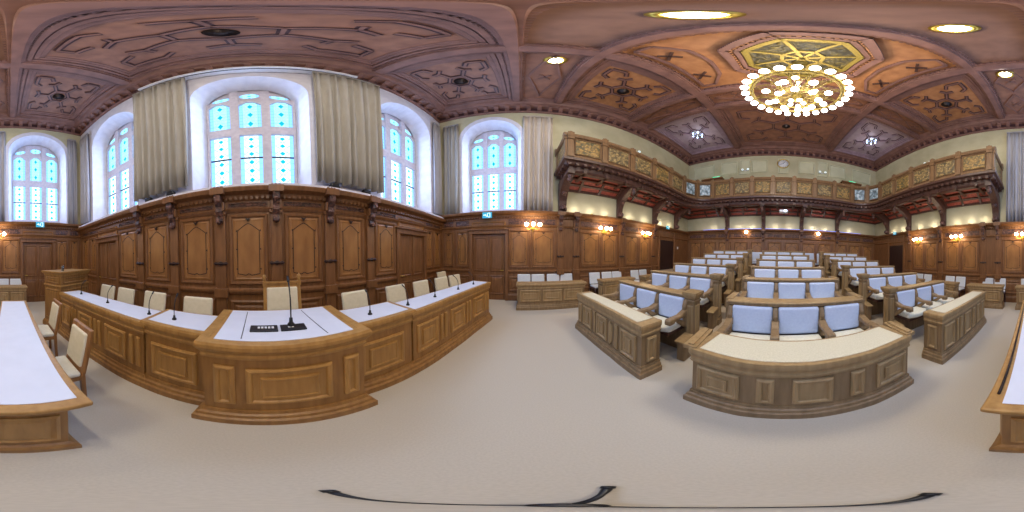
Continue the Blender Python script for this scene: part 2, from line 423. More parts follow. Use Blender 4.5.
# ------------------------------------------------------------------ wainscot
PANEL = [(0, 0), (0, 0.02), (0.025, 0.035), (0.05, 0.03), (0.06, 0.012), (0.10, 0.008), (0.13, 0.022)]
def wains(side, s0, s1, doors, panels, pilasters, parent, zmax=WZ, zf=0.0, fz=0.52):
    f = FR[side]; T = 0.07
    z_dado = 0.98; zp0, zp1 = 1.10, 2.34
    back = MB(); edges = sorted([(a, b) for a, b, *_ in doors])
    cur = s0
    def slab(a, b, z0, z1, t0=0.0, t1=T): back.extrude([f.p(a,t0,z0), f.p(b,t0,z0), f.p(b,t0,z1), f.p(a,t0,z1)], f.n*(t1-t0))
    for a, b in edges:
        slab(cur, a, zf, zmax-0.1); slab(a, b, 2.30 if zf == 0 else 2.80, zmax-0.1); cur = b
    slab(cur, s1, zf, zmax-0.1)
    ws = back.obj('wainscot', 'oak_wall', parent)
    # mouldings: skirting, dado, frieze, cornice
    m = MB()
    def run(a, b, prof):
        A = [m.add(f.p(a, o, z)) for o, z in prof]; B = [m.add(f.p(b, o, z)) for o, z in prof]; k = len(prof)
        for i in range(k): m.face((A[i], B[i], B[(i+1) % k], A[(i+1) % k]))
        m.face(A[::-1]); m.face(B)
    cur = s0
    for a, b in edges + [(s1, s1)]:
        if a > cur:
            run(cur, a, [(T, zf), (T+0.04, zf), (T+0.04, zf+0.18), (T+0.015, zf+0.23), (T, zf+0.24)])
            if zf < 0.5: run(cur, a, [(T, z_dado-0.06), (T+0.03, z_dado-0.04), (T+0.05, z_dado), (T+0.05, z_dado+0.03), (T+0.01, z_dado+0.05), (T, z_dado+0.06)])
        cur = b
    m.obj('dado_moulding', 'oak_wall', ws)
    m = MB()
    run(s0, s1, [(0, zmax-fz), (T+0.02, zmax-fz), (T+0.05, zmax-fz+0.05), (T+0.02, zmax-fz+0.08), (T+0.02, zmax-0.22), (T+0.07, zmax-0.17), (T+0.10, zmax-0.12), (T+0.20, zmax-0.08), (T+0.22, zmax-0.02), (T+0.22, zmax), (0, zmax)])
    k = s0 + 0.06
    while k < s1 - 0.06:
        m.extrude([f.p(k, T+0.02, zmax-0.20), f.p(k+0.045, T+0.02, zmax-0.20), f.p(k+0.045, T+0.02, zmax-0.15), f.p(k, T+0.02, zmax-0.15)], f.n*0.07); k += 0.09
    m.obj('cornice', 'oak_wall', ws)
    u = f.s; v = Vector((0,0,1))
    for a, b in panels:
        if b - a < 0.15: continue
        m = MB(); m.stepped(f.p(a, T-0.005, zp0), u, v, f.n, b-a, zp1-zp0, [(0,0),(0,0.02),(0.02,0.04),(0.05,0.035),(0.06,0.015),(0.085,0.012)])
        pn = m.obj('panel_frame', 'oak_wall', ws)
        m = MB(); m.stepped(f.p(a+0.08, T, zp0+0.08), u, v, f.n, b-a-0.16, zp1-zp0-0.16, [(0,0.005),(0.0,0.014),(0.03,0.024),(0.045,0.018)])
        m.obj('panel_field', 'oak_burl', ws)
        # carved drop at the head, and dark inlaid tips
        m = MB(); cx = (a+b)/2
        m.extrude([f.p(cx-0.05, T+0.03, zp1-0.07), f.p(cx, T+0.03, zp1-0.14), f.p(cx+0.05, T+0.03, zp1-0.07), f.p(cx, T+0.03, zp1-0.09)], f.n*0.025)
        for zz in (zp0+0.28, (zp0+zp1)/2, zp1-0.30):
            for sx in (-1, 1):
                xx = cx + sx*((b-a)/2 - 0.135); m.extrude([f.p(xx-0.012,T+0.015,zz-0.02), f.p(xx+0.012,T+0.015,zz), f.p(xx-0.012,T+0.015,zz+0.02)], f.n*0.012)
        q = [(a+0.15, zp0+0.20), (a+0.15, zp1-0.30), (cx-0.06, zp1-0.20), (cx, zp1-0.17), (cx+0.06, zp1-0.20), (b-0.15, zp1-0.30), (b-0.15, zp0+0.20), (cx+0.05, zp0+0.17), (cx, zp0+0.20), (cx-0.05, zp0+0.17)]
        if b-a > 0.45:
            for i in range(len(q)):
                (xa, za), (xb, zb) = q[i], q[(i+1) % len(q)]; l = hypot(xb-xa, zb-za); px, pz = -(zb-za)/l*0.006, (xb-xa)/l*0.006
                m.extrude([f.p(xa-px, T+0.015, za-pz), f.p(xb-px, T+0.015, zb-pz), f.p(xb+px, T+0.015, zb+pz), f.p(xa+px, T+0.015, za+pz)], f.n*0.008)
        m.obj('inlay', 'doorway_dark', ws)
        if zf < 0.5:
            m = MB(); m.stepped(f.p(a, T-0.005, 0.32), u, v, f.n, b-a, 0.50, PANEL); m.obj('lower_panel', 'oak_wall', ws)
        m = MB(); m.stepped(f.p(a, T+0.015, zmax-fz+0.095), u, v, f.n, b-a, fz-0.34, [(0,0),(0,0.012),(0.02,0.018),(0.03,0.006)]); m.obj('frieze_panel', 'carving_dark', ws)
    for c in pilasters:
        m = MB(); w = 0.09
        def bx(a, b, n0, n1, z0, z1): m.extrude([f.p(c+a,n0,z0), f.p(c+b,n0,z0), f.p(c+b,n0,z1), f.p(c+a,n0,z1)], f.n*(n1-n0))
        bx(-w, w, T-0.01, T+0.06, z_dado+0.03 if zf < 0.5 else zf, zmax-fz+0.02)
        if zf < 0.5:
            bx(-w-0.02, w+0.02, T-0.01, T+0.09, 0.0, 0.26); bx(-w, w, T-0.01, T+0.075, 0.26, z_dado-0.08); bx(-w-0.03, w+0.03, T-0.01, T+0.11, z_dado-0.10, z_dado+0.06)
        bx(-w-0.02, w+0.02, T, T+0.09, zmax-fz-0.04, zmax-fz+0.02); bx(-w, w, T, T+0.13, zmax-fz+0.02, zmax-0.24); bx(-w-0.03, w+0.03, T, T+0.26, zmax-0.13, zmax+0.0)
        pl = m.obj('pilaster', 'oak_wall', ws, bevel=0.006, seg=1)
        # carved console under the cornice and crest above it
        m = MB()
        prof = [(T+0.05, zmax-0.62), (T+0.12, zmax-0.58), (T+0.10, zmax-0.50), (T+0.16, zmax-0.42), (T+0.15, zmax-0.34), (T+0.23, zmax-0.24), (T+0.24, zmax-0.13), (T+0.05, zmax-0.13)]
        m.extrude([f.p(c-0.055, o, z) for o, z in prof], f.s*0.11)
        for dx in (-0.06, 0, 0.06): m.ball(f.p(c+dx, T+0.16, zmax+0.02), 0.038, 8, 6)
        m.ball(f.p(c, T+0.14, zmax-0.60), 0.05, 8, 6); 
        m.obj('carved_console', 'carving_dark', pl)
        if zf < 0.5:
            m = MB()
            m.lathe([(0.005,-0.13),(0.034,-0.09),(0.016,-0.05),(0.042,0),(0.016,0.05),(0.034,0.09),(0.005,0.13)], f.p(c, T+0.075, 1.48), 8, 'x' if abs(f.s.x) > 0.5 else 'y')
            m.obj('carved_tassel', 'doorway_dark', pl)
    return ws

doorsL = [(-1.64, -0.50), (6.0, 7.2)]
panelsSide = [(-2.68,-2.32), (-2.22,-1.74), (-0.40,0.28), (0.34,1.12), (2.02,2.76), (2.82,3.52), (3.92,4.60), (4.66,5.32)]
pilSide = [1.29, 1.84, 3.72, 5.52, -0.46+0.0]
pilSide = [1.29, 1.84, 3.72, 5.52]
wl = wains('left', YF, YB, doorsL, panelsSide, pilSide, wall_left)
wr = wains('right', YF, YB, doorsL, panelsSide, pilSide, wall_right)
doorsF = [(-4.12, -2.98), (3.55, 4.55)]
panelsF = [(2.76,3.45), (1.84,2.50), (0.90,1.58), (-0.06,0.62), (-1.02,-0.34), (-1.94,-1.30), (-2.88,-2.24), (-4.62,-4.22), (-5.14,-4.72), (4.66,5.12), (5.22,5.70)]
pilF = [2.63, 1.71, 0.76, -0.20, -1.16, -2.09]
wf = wains('front', XL, XR, doorsF, panelsF, pilF, wall_front, zmax=2.80, fz=0.42)
m = MB(); m.box(XL+0.2, XR-0.2, YF, YF+0.25, 2.80, 2.86); m.obj('window_ledge', 'plaster_white', wall_front)
panelsB = [(XL+0.25+i*0.92, XL+0.25+i*0.92+0.74) for i in range(12)]
wb = wains('back', XL, XR, [], panelsB, [-2.75, -0.75, 1.27, 3.3], wall_back, zmax=3.02, zf=0.8)

def door(n, side, a, b, dark=False, zf=0.0):
    f = FR[side]; H = (2.24 if side != 'front' else 2.12) if zf == 0 else 2.74
    m = MB()
    t0, t1 = (0.0, 0.045)
    m.extrude([f.p(a,t0,zf), f.p(b,t0,zf), f.p(b,t0,H), f.p(a,t0,H)], f.n*0.045)
    d = struct(m.obj('door_%d' % n, 'oak_wall' if not dark else 'doorway_dark'))  # dark ones are slabs coloured for the shade inside an open doorway
    m = MB()
    for x0, x1, z0, z1, o in ((a-0.09, a+0.02, zf, H+0.02, 0.13), (b-0.02, b+0.09, zf, H+0.02, 0.13), (a-0.09, b+0.09, H-0.02, H+0.10, 0.14), (a-0.13, b+0.13, H+0.10, H+0.14, 0.18)):
        m.extrude([f.p(x0,0.0,z0), f.p(x1,0.0,z0), f.p(x1,0.0,z1), f.p(x0,0.0,z1)], f.n*o)
    m.obj('door_frame', 'oak_wall', d, bevel=0.01)
    if zf == 0:
        m = MB(); m.stepped(f.p(a, 0.06, H+0.15), f.s, (0,0,1), f.n, b-a, 0.24, [(0,0),(0,0.03),(0.03,0.05),(0.05,0.02)]); m.obj('overdoor_panel', 'oak_burl', d)
    if dark: return
    w = (b-a)
    for i in range(2):
        x = a + 0.06 + i*(w/2-0.02)
        for z0, z1 in ((0.20, 0.85), (0.98, 2.12)):
            m = MB(); m.stepped(f.p(x, t1, z0), f.s, (0,0,1), f.n, w/2-0.10, z1-z0, [(0,0),(0,0.02),(0.03,0.028),(0.05,0.005),(0.09,0.018)])
            m.obj('door_panel', 'oak_wall', d)
    m = MB(); m.tube([f.p(b-0.07, 0.05, 1.02), f.p(b-0.07, 0.11, 1.02), f.p(b-0.18, 0.11, 1.02)], 0.011); m.obj('door_handle', 'brass', d)
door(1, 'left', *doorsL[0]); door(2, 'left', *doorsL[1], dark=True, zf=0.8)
door(3, 'front', *doorsF[0]); door(4, 'front', *doorsF[1])
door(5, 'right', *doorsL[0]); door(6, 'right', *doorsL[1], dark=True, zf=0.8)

# ------------------------------------------------------------------ back wall plaster mouldings, clock
x = -5.0; m = MB()
for c, w in ((-4.3,1.3),(-2.75,1.0),(-1.05,0.9),(1.5,0.9),(3.3,1.0),(4.9,1.3)):
    m.stepped((c-w/2, YB, 6.55), (1,0,0), (0,0,1), (0,-1,0), w, 0.9, [(0,0),(0,0.03),(0.04,0.05),(0.08,0.0),(0.081,0.004)])
for c in (-1.85, 0.24, 2.4):
    m.stepped((c-0.3, YB, 6.45), (1,0,0), (0,0,1), (0,-1,0), 0.6, 1.1, [(0,0),(0,0.04),(0.05,0.06),(0.09,0.02)])
m.obj('wall_panel_moulding', 'plaster_sage_trim', wall_back)
ck = thing('wall_clock', 'round white wall clock above the gallery at the far end', 'clock', (0.22, YB-0.03, 7.15))
m = MB(); m.lathe([(0.005,0),(0.30,0),(0.30,-0.03),(0.005,-0.035)], (0,0,0), 28, 'y'); m.obj('clock_face', 'white_paint', ck)
m = MB(); m.tube([(0.31*cos(2*pi*k/28), -0.03, 0.31*sin(2*pi*k/28)) for k in range(28)], 0.03, 8, True); m.obj('clock_rim', 'brass', ck)
for k in range(12):
    a = pi*k/6; m = MB(); m.tube([(0.22*cos(a),-0.037,0.22*sin(a)), (0.265*cos(a),-0.037,0.265*sin(a))], 0.008, 6); m.obj('hour_mark', 'black', ck)
for l, a in ((0.15, 60), (0.21, 200)):
    m = MB(); m.tube([(0,-0.042,0), (l*cos(radians(a)),-0.042,l*sin(radians(a)))], 0.010, 6); m.obj('clock_hand', 'black', ck)

# ------------------------------------------------------------------ ceiling
m = MB(); m.box(XL-0.8, XR+0.8, YF-0.8, YB+0.8, ZC, ZC+0.2)
ceil = struct(m.obj('ceiling', 'ceiling_oak'))
loop = [(XL, YF), (XL, YB), (XR, YB), (XR, YF)]
m = MB()
m.mould(loop, [(0, 7.80), (0.06, 7.80), (0.10, 7.84), (0.06, 7.90), (0.07, 8.08), (0.20, 8.11), (0.26, 8.16), (0.34, 8.18), (0.40, 8.24), (0.36, 8.28), (0.46, 8.34), (0.52, ZC+0.02), (0, ZC+0.02)], closed=True)
t1 = struct(m.obj('trim_1', 'ceiling_beam_oak'))
# carved modillions in the frieze
m = MB()
def modill(f, a, b):
    n = int((b-a)/0.34)
    for i in range(n):
        s = a + (b-a)*(i+0.5)/n
        m.extrude([f.p(s-0.05, o, z) for o, z in ((0.05,7.90),(0.13,7.91),(0.16,8.0),(0.27,8.07),(0.27,8.13),(0.05,8.13))], f.s*0.13)
modill(FR['left'], YF+0.2, YB-0.2); modill(FR['right'], YF+0.2, YB-0.2); modill(FR['front'], XL+0.2, XR-0.2); modill(FR['back'], XL+0.2, XR-0.2)
m.obj('modillion', 'ceiling_beam_oak', t1)
m = MB(); m.mould(loop, [(0.05, 7.91), (0.078, 7.91), (0.078, 8.07), (0.05, 8.07)], closed=True); m.obj('frieze_band', 'ceiling_line', t1)

XA = [XL+0.42, -2.20, 2.66, XR-0.42]      # coffer x divisions
YA = [(YF+0.42, -0.28), (1.25, 3.80), (4.92, YB-0.45)]
BZ = 8.22
# beams running both ways
m = MB()
def beam(x0, x1, y0, y1):
    dz = 0.004 if y1-y0 > x1-x0 else 0.0
    m.box(x0, x1, y0, y1, BZ+0.06+dz, ZC)
    w = 0.05; m.box(x0+w, x1-w, y0+w, y1-w, BZ+dz, BZ+0.06+dz)
for x in (-2.20, 2.66): beam(x-0.17, x+0.17, YF+0.3, YB-0.3)
for y in (-0.12, 1.12, 3.90, 4.84): beam(XL+0.3, XR-0.3, y-0.14, y+0.14)
m.obj('ceiling_beam', 'ceiling_beam_oak', ceil, bevel=0.012, seg=1)
# dentil bead on the beams
m = MB()
for x in (-2.20, 2.66):
    for sx in (-0.19, 0.19):
        y = YF+0.5
        while y < YB-0.5: m.box(x+sx-0.02, x+sx+0.02, y, y+0.05, BZ+0.10, BZ+0.16); y += 0.11
for y in (-0.12, 1.12, 3.90, 4.84):
    for sy in (-0.16, 0.16):
        x = XL+0.5
        while x < XR-0.5: m.box(x, x+0.05, y+sy-0.02, y+sy+0.02, BZ+0.10, BZ+0.16); x += 0.11
m.obj('dentil_bead', 'ceiling_beam_oak', ceil)

def coffer(x0, x1, y0, y1, field='ceiling_panel_oak', rosette='black', glow=False, star=True):
    z = ZC
    m = MB()
    for ins, d in ((0.0, 0.13), (0.10, 0.08), (0.18, 0.05)):
        a, b, c, d_ = x0+ins, x1-ins, y0+ins, y1-ins; t = 0.09
        m.box(a, b, c, c+t, z-d, z+0.01); m.box(a, b, d_-t, d_, z-d, z+0.01); m.box(a, a+t, c+t, d_-t, z-d, z+0.01); m.box(b-t, b, c+t, d_-t, z-d, z+0.01)
    fr = m.obj('coffer_frame', 'coffer_lit_moulding' if glow else 'ceiling_beam_oak', ceil, bevel=0.01, seg=1)
    m = MB(); m.box(x0+0.2, x1-0.2, y0+0.2, y1-0.2, z-0.012, z+0.01); m.obj('coffer_field', 'coffer_lit_field' if glow else field, fr)
    bars = []
    cx, cy = (x0+x1)/2, (y0+y1)/2; sx, sy = (x1-x0-0.5)/2, (y1-y0-0.5)/2
    m = MB()
    P = lambda u, v: (cx+u*sx, cy+v*sy)
    hexa = [P(0.30*cos(pi*k/3+pi/6), 0.34*sin(pi*k/3+pi/6)) for k in range(6)]
    for k in range(6):
        bars.append((hexa[k], hexa[(k+1) % 6]))
        a = pi*k/3+pi/6; q = P(0.62*cos(a), 0.66*sin(a)); bars.append((hexa[k], q))
        for t in (1.2, -1.2): bars.append((q, P(0.62*cos(a)+0.18*cos(a+t), 0.66*sin(a)+0.18*sin(a+t))))
    for su in (-1, 1):
        for sv in (-1, 1):
            c1, c2, c3 = P(su*0.86, sv*0.52), P(su*0.86, sv*0.86), P(su*0.52, sv*0.86)
            bars += [(c1, c2), (c2, c3), (c1, P(su*0.70, sv*0.42)), (c3, P(su*0.42, sv*0.70))]
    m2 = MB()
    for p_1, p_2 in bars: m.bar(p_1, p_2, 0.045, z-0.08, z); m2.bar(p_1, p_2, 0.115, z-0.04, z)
    m2.obj('moulding_dark_outline', 'ceiling_line', fr)  # wider dark bars outlining the star moulding
    m.obj('star_moulding', 'coffer_lit_moulding' if glow else 'ceiling_beam_oak', fr)
    if glow:
        m = MB(); m.prism([P(0.27*cos(pi*k/3+pi/6), 0.31*sin(pi*k/3+pi/6)) for k in range(6)], z-0.03, z-0.01); m.obj('lit_hexagon', 'chrome', fr)
    m = MB(); m.lathe([(0.16, 0.0), (0.17, -0.03), (0.10, -0.05), (0.08, -0.11), (0.05, -0.13), (0.005, -0.135)], (cx, cy, z-0.02), 14); m.obj('rosette', 'dark_bronze' if not glow else 'chrome', fr)
    if glow:
        m = MB()
        for k in range(6):
            a = pi*k/3; m.ball((cx+0.24*cos(a), cy+0.24*sin(a), z-0.07), 0.035, 8, 6)
        m.obj('small_lamp', 'blue_lamp', fr)
        point((cx, cy, z-0.45), 9, (0.75, 0.8, 1.0), 0.05)
for i, (x0, x1) in enumerate(((XL+0.46, -2.38), (2.84, XR-0.46))):
    for j, (y0, y1) in enumerate(YA):
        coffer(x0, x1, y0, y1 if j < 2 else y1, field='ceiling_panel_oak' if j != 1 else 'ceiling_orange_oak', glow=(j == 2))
coffer(-2.02, 2.48, YF+0.46, -0.28)
# lozenge strips between the beams
m = MB(); m2 = MB()
for y0, y1 in ((0.06, 0.94), (4.08, 4.66)):
    for xa, xb in ((XL+0.5, -2.4), (-2.0, 2.46), (2.86, XR-0.5)):
        if y0 < 1 and xa == -2.0: continue
        m2.box(xa, xb, y0, y1, ZC-0.014, ZC+0.01)
        n = max(1, int((xb-xa)/1.3)); w = (xb-xa)/n
        for k in range(n):
            cx, cy = xa + (k+0.5)*w, (y0+y1)/2; hx, hy = w*0.44, (y1-y0)*0.40
            q = [(cx-hx, cy), (cx, cy-hy), (cx+hx, cy), (cx, cy+hy)]
            for t in range(4): m.bar(q[t], q[(t+1) % 4], 0.05, ZC-0.07, ZC)
            m.bar((cx-0.12, cy-0.12), (cx+0.12, cy+0.12), 0.05, ZC-0.06, ZC); m.bar((cx-0.12, cy+0.12), (cx+0.12, cy-0.12), 0.05, ZC-0.06, ZC)
m.obj('lozenge_moulding', 'ceiling_beam_oak', ceil); m2.obj('strip_field', 'ceiling_panel_oak', ceil)
# middle bay: orange side panels, octagon with gilt lattice
m = MB(); m.box(-2.0, 2.46, 1.30, 3.72, ZC-0.015, ZC+0.01); m.obj('middle_field', 'ceiling_orange_oak', ceil); coffer(-2.02, 2.48, 5.0, YB-0.46)
m = MB(); m3 = MB()
for sx, xc in ((-1, -1.55), (1, 2.02)):
    pts = [(xc, 1.45), (xc + sx*-0.28, 1.9), (xc + sx*-0.34, 2.5), (xc + sx*-0.28, 3.1), (xc, 3.58)]
    for a, b in zip(pts, pts[1:]): m.bar(a, b, 0.07, ZC-0.09, ZC)
    m.bar((xc+sx*0.32, 1.45), (xc+sx*0.32, 3.58), 0.07, ZC-0.09, ZC); m.bar((xc+sx*0.32, 1.45), pts[0], 0.07, ZC-0.09, ZC); m.bar((xc+sx*0.32, 3.58), pts[-1], 0.07, ZC-0.09, ZC)
    for yy in (1.95, 3.05):
        for d in (-1, 1): m3.bar((xc+sx*0.10-0.14, yy-0.14*d), (xc+sx*0.10+0.14, yy+0.14*d), 0.06, ZC-0.07, ZC)
m.obj('arched_moulding', 'ceiling_beam_oak', ceil); m3.obj('cross_motif', 'oak_dark', ceil)
OC = (XC, 2.50)
def octa(r, c=OC): return [(c[0]+r*cos(pi/8+pi*k/4), c[1]+r*sin(pi/8+pi*k/4)) for k in range(8)]
m = MB()
for r, w, d in ((1.20, 0.14, 0.20), (1.02, 0.08, 0.14)):
    q = octa(r)
    for k in range(8): m.bar(q[k], q[(k+1) % 8], w, ZC-d, ZC)
oc = m.obj('octagon_frame', 'ceiling_beam_oak', ceil)
m = MB(); q = octa(1.11)
for k in range(8):
    for t in range(9):
        u = (t+0.5)/9; px, py = q[k][0]*(1-u)+q[(k+1) % 8][0]*u, q[k][1]*(1-u)+q[(k+1) % 8][1]*u
        m.box(px-0.025, px+0.025, py-0.025, py+0.025, ZC-0.20, ZC-0.08)
m.obj('dentil', 'ceiling_orange_oak', oc)
m = MB(); q = octa(0.90)
for k in range(8): m.bar(q[k], q[(k+1) % 8], 0.10, ZC-0.12, ZC)
for k in range(8): m.bar(q[k], OC, 0.06, ZC-0.09, ZC)
q = octa(0.34)
for k in range(8): m.bar(q[k], q[(k+1) % 8], 0.06, ZC-0.10, ZC)
m.obj('gilt_rib', 'gilt', oc)
m = MB(); m.prism(octa(0.88), ZC-0.03, ZC); m.obj('gilt_grille', 'gilt_lattice', oc)

# ------------------------------------------------------------------ gallery
GX0, GX1, GY0, GY1 = -4.20, 4.66, 1.20, 7.45
gal = thing('gallery_balcony', 'carved oak gallery on heavy brackets running round three walls', 'gallery', (0, YB, 4.4))
GO = (0, YB, 4.4)
R_ = 1.05
gpath = [(XL+0.02, GY0), (GX0, GY0)] + [(GX0, GY1-R_)] + arc(GX0+R_, GY1-R_, R_, 180, 90, 8)[1:] + arc(GX1-R_, GY1-R_, R_, 90, 0, 8) + [(GX1, GY0), (XR-0.02, GY0)]
def gobj(mb, name, mat, par=gal, bevel=0.0):
    o = mb.obj(name, mat, None, bevel, origin=GO, seg=1); o.location = (0,0,0); o.parent = par
    return o
m = MB(); m.mould(gpath, [(-0.14, 4.42), (0.0, 4.42), (0.0, 5.38), (-0.14, 5.38)]); par = gobj(m, 'parapet', 'parapet_oak')
m = MB(); m.mould(gpath, [(-0.20, 5.36), (0.05, 5.36), (0.09, 5.42), (0.07, 5.50), (0.02, 5.53), (-0.20, 5.53)]); gobj(m, 'handrail', 'parapet_oak')
m = MB(); m.mould(gpath, [(-0.14, 4.44), (0.04, 4.44), (0.07, 4.50), (0.03, 4.58), (-0.1, 4.58)]); gobj(m, 'parapet_base', 'parapet_oak')
m = MB(); m.mould(gpath, [(-0.30, 4.05), (-0.14, 4.05), (-0.10, 4.09), (-0.12, 4.13), (-0.09, 4.24), (0.0, 4.27), (0.04, 4.35), (0.12, 4.38), (0.13, 4.46), (-0.30, 4.46)]); bm_ = gobj(m, 'edge_beam', 'oak_dark')
m = MB()
# floor slab/soffit (strips between wall and front)
z0, z1 = 4.14, 4.40
Q = 0.2
m.prism([(XL, GY0+Q), (GX0-Q, GY0+Q)] + [(GX0-Q, GY1-R_)] + arc(GX0+R_, GY1-R_, R_+Q, 180, 90, 8)[1:] + [(GX0+R_, YB), (XL, YB)], z0, z1)
m.prism([(GX0+R_, GY1+Q), (GX1-R_, GY1+Q), (GX1-R_, YB), (GX0+R_, YB)], z0, z1)
m.prism(arc(GX1-R_, GY1-R_, R_+Q, 90, 0, 8) + [(GX1+Q, GY0+Q), (XR, GY0+Q), (XR, YB), (GX1-R_, YB)], z0, z1)
m.mould([(XL, GY0+0.25), (XL, YB), (XR, YB), (XR, GY0+0.25)], [(0.0, 3.84), (0.05, 3.84), (0.50, 4.15), (0.0, 4.15)])
gobj(m, 'soffit', 'gallery_red')
m = MB()
m.mould([(XL, GY0+0.25), (XL, YB), (XR, YB), (XR, GY0+0.25)], [(0.0, 3.80), (0.07, 3.80), (0.10, 3.86), (0.05, 3.90), (0.0, 3.90)])
m.mould([(XL+0.24, GY0+0.25), (XL+0.24, YB-0.24), (XR-0.24, YB-0.24), (XR-0.24, GY0+0.25)], [(0.0, 3.94), (0.09, 3.98), (0.06, 4.06), (-0.04, 3.99)])
gobj(m, 'cove_moulding', 'oak_dark')
for side, ss in (('left', [GY0+0.75+0.75*i for i in range(9)]), ('right', [GY0+0.75+0.75*i for i in range(9)]), ('back', [-4.0+0.72*i for i in range(13)])):
    fq = FR[side]
    for sq in ss:
        m = MB(); m.extrude([fq.p(sq-0.04, o, z) for o, z in ((0.0, 3.86), (0.08, 3.80), (0.52, 4.09), (0.50, 4.16), (0.0, 4.16))], fq.s*0.08); gobj(m, 'cove_rib', 'oak_dark')
# soffit coffer ribs
m = MB()
for xa, xb in ((XL, GX0-0.05), (GX1+0.05, XR)):
    y = GY0+0.55
    while y < GY1-0.4: m.box(xa, xb, y-0.05, y+0.05, 4.05, 4.15); y += 0.72
    xm = (xa+xb)/2; m.box(xm-0.05, xm+0.05, GY0, YB, 4.06, 4.15)
x = GX0+R_
while x < GX1-R_+0.1: m.box(x-0.05, x+0.05, GY1, YB, 4.05, 4.15); x += 0.78
m.box(XL, XR, (GY1+YB)/2-0.05, (GY1+YB)/2+0.05, 4.06, 4.15)
gobj(m, 'soffit_rib', 'oak_dark')
# little modillions under the edge beam
m = MB()
def along(p, step):
    acc = step/2
    for a, b in zip(p, p[1:]):
        l = hypot(b[0]-a[0], b[1]-a[1]); d = ((b[0]-a[0])/l, (b[1]-a[1])/l)
        while acc < l: yield (a[0]+d[0]*acc, a[1]+d[1]*acc), d; acc += step
        acc -= l
for (px, py), d in along(gpath, 0.22):
    n_ = (d[1], -d[0]); m = MB(); m.prism([(px-d[0]*0.04-n_[0]*0.07, py-d[1]*0.04-n_[1]*0.07), (px+d[0]*0.04-n_[0]*0.07, py+d[1]*0.04-n_[1]*0.07), (px+d[0]*0.04+n_[0]*0.07, py+d[1]*0.04+n_[1]*0.07), (px-d[0]*0.04+n_[0]*0.07, py-d[1]*0.04+n_[1]*0.07)], 4.22, 4.30)
    gobj(m, 'modillion', 'oak_dark', bm_)
# parapet panels and posts
def ppanel(a, b, mat):
    l = hypot(b[0]-a[0], b[1]-a[1]); u = Vector(((b[0]-a[0])/l, (b[1]-a[1])/l, 0)); n_ = Vector((u.y, -u.x, 0))
    m = MB(); m.stepped((a[0]+u.x*0.05, a[1]+u.y*0.05, 4.64), u, (0,0,1), n_, l-0.10, 0.66, [(0,-0.01),(0,0.02),(0.015,0.035),(0.035,0.01)])
    pf = gobj(m, 'parapet_panel', 'parapet_oak')
    m = MB(); m.stepped((a[0]+u.x*0.085, a[1]+u.y*0.085, 4.675), u, (0,0,1), n_, l-0.17, 0.59, [(0,0.0),(0.0,0.02),(0.03,0.035)]); gobj(m, 'carved_relief', mat, pf)
def ppost(p, n_):
    m = MB(); x, y = p
    u = (-n_[1], n_[0])
    for hw, o, z0, z1 in ((0.075, 0.06, 4.60, 5.36), (0.095, 0.09, 4.52, 4.64), (0.095, 0.09, 5.26, 5.38), (0.09, 0.10, 5.38, 5.56)):
        m.prism([(x-u[0]*hw-n_[0]*0.03, y-u[1]*hw-n_[1]*0.03), (x+u[0]*hw-n_[0]*0.03, y+u[1]*hw-n_[1]*0.03), (x+u[0]*hw+n_[0]*o, y+u[1]*hw+n_[1]*o), (x-u[0]*hw+n_[0]*o, y-u[1]*hw+n_[1]*o)], z0, z1)
    m.ball((x+n_[0]*0.05, y+n_[1]*0.05, 5.57), 0.06, 8, 6, 0.7)
    gobj(m, 'parapet_post', 'parapet_oak')
def prun(a, b, n, mats, first=True, last=True):
    l = hypot(b[0]-a[0], b[1]-a[1]); d = ((b[0]-a[0])/l, (b[1]-a[1])/l); n_ = (d[1], -d[0]); P = [(a[0]+d[0]*l*k/n, a[1]+d[1]*l*k/n) for k in range(n+1)]
    for k in range(n):
        ppanel((P[k][0]+d[0]*0.07, P[k][1]+d[1]*0.07), (P[k+1][0]-d[0]*0.07, P[k+1][1]-d[1]*0.07), mats[k % len(mats)])
    for k in range(n+1):
        if (k == 0 and not first) or (k == n and not last): continue
        ppost(P[k], n_)
prun((XL+0.05, GY0), (GX0-0.06, GY0), 1, ['carving_gold'])
prun((GX0, GY0+0.08), (GX0, GY1-R_), 5, ['carving_gold', 'carving_green', 'carving_green', 'carving_gold', 'carving_green'])
c1 = arc(GX0+R_, GY1-R_, R_, 180, 90, 2); c2 = arc(GX1-R_, GY1-R_, R_, 90, 0, 2)
prun(c1[0], c1[1], 1, ['carving_blue'], False); prun(c1[1], c1[2], 1, ['carving_blue'], False, False)
prun((GX0+R_, GY1), (GX1-R_, GY1), 7, ['carving_gold', 'carving_green'])
prun(c2[0], c2[1], 1, ['carving_blue'], False); prun(c2[1], c2[2], 1, ['carving_blue'], False, False)
prun((GX1, GY1-R_), (GX1, GY0+0.08), 5, ['carving_green', 'carving_gold', 'carving_green', 'carving_green', 'carving_gold'])
prun((GX1+0.06, GY0), (XR-0.05, GY0), 1, ['carving_gold'])
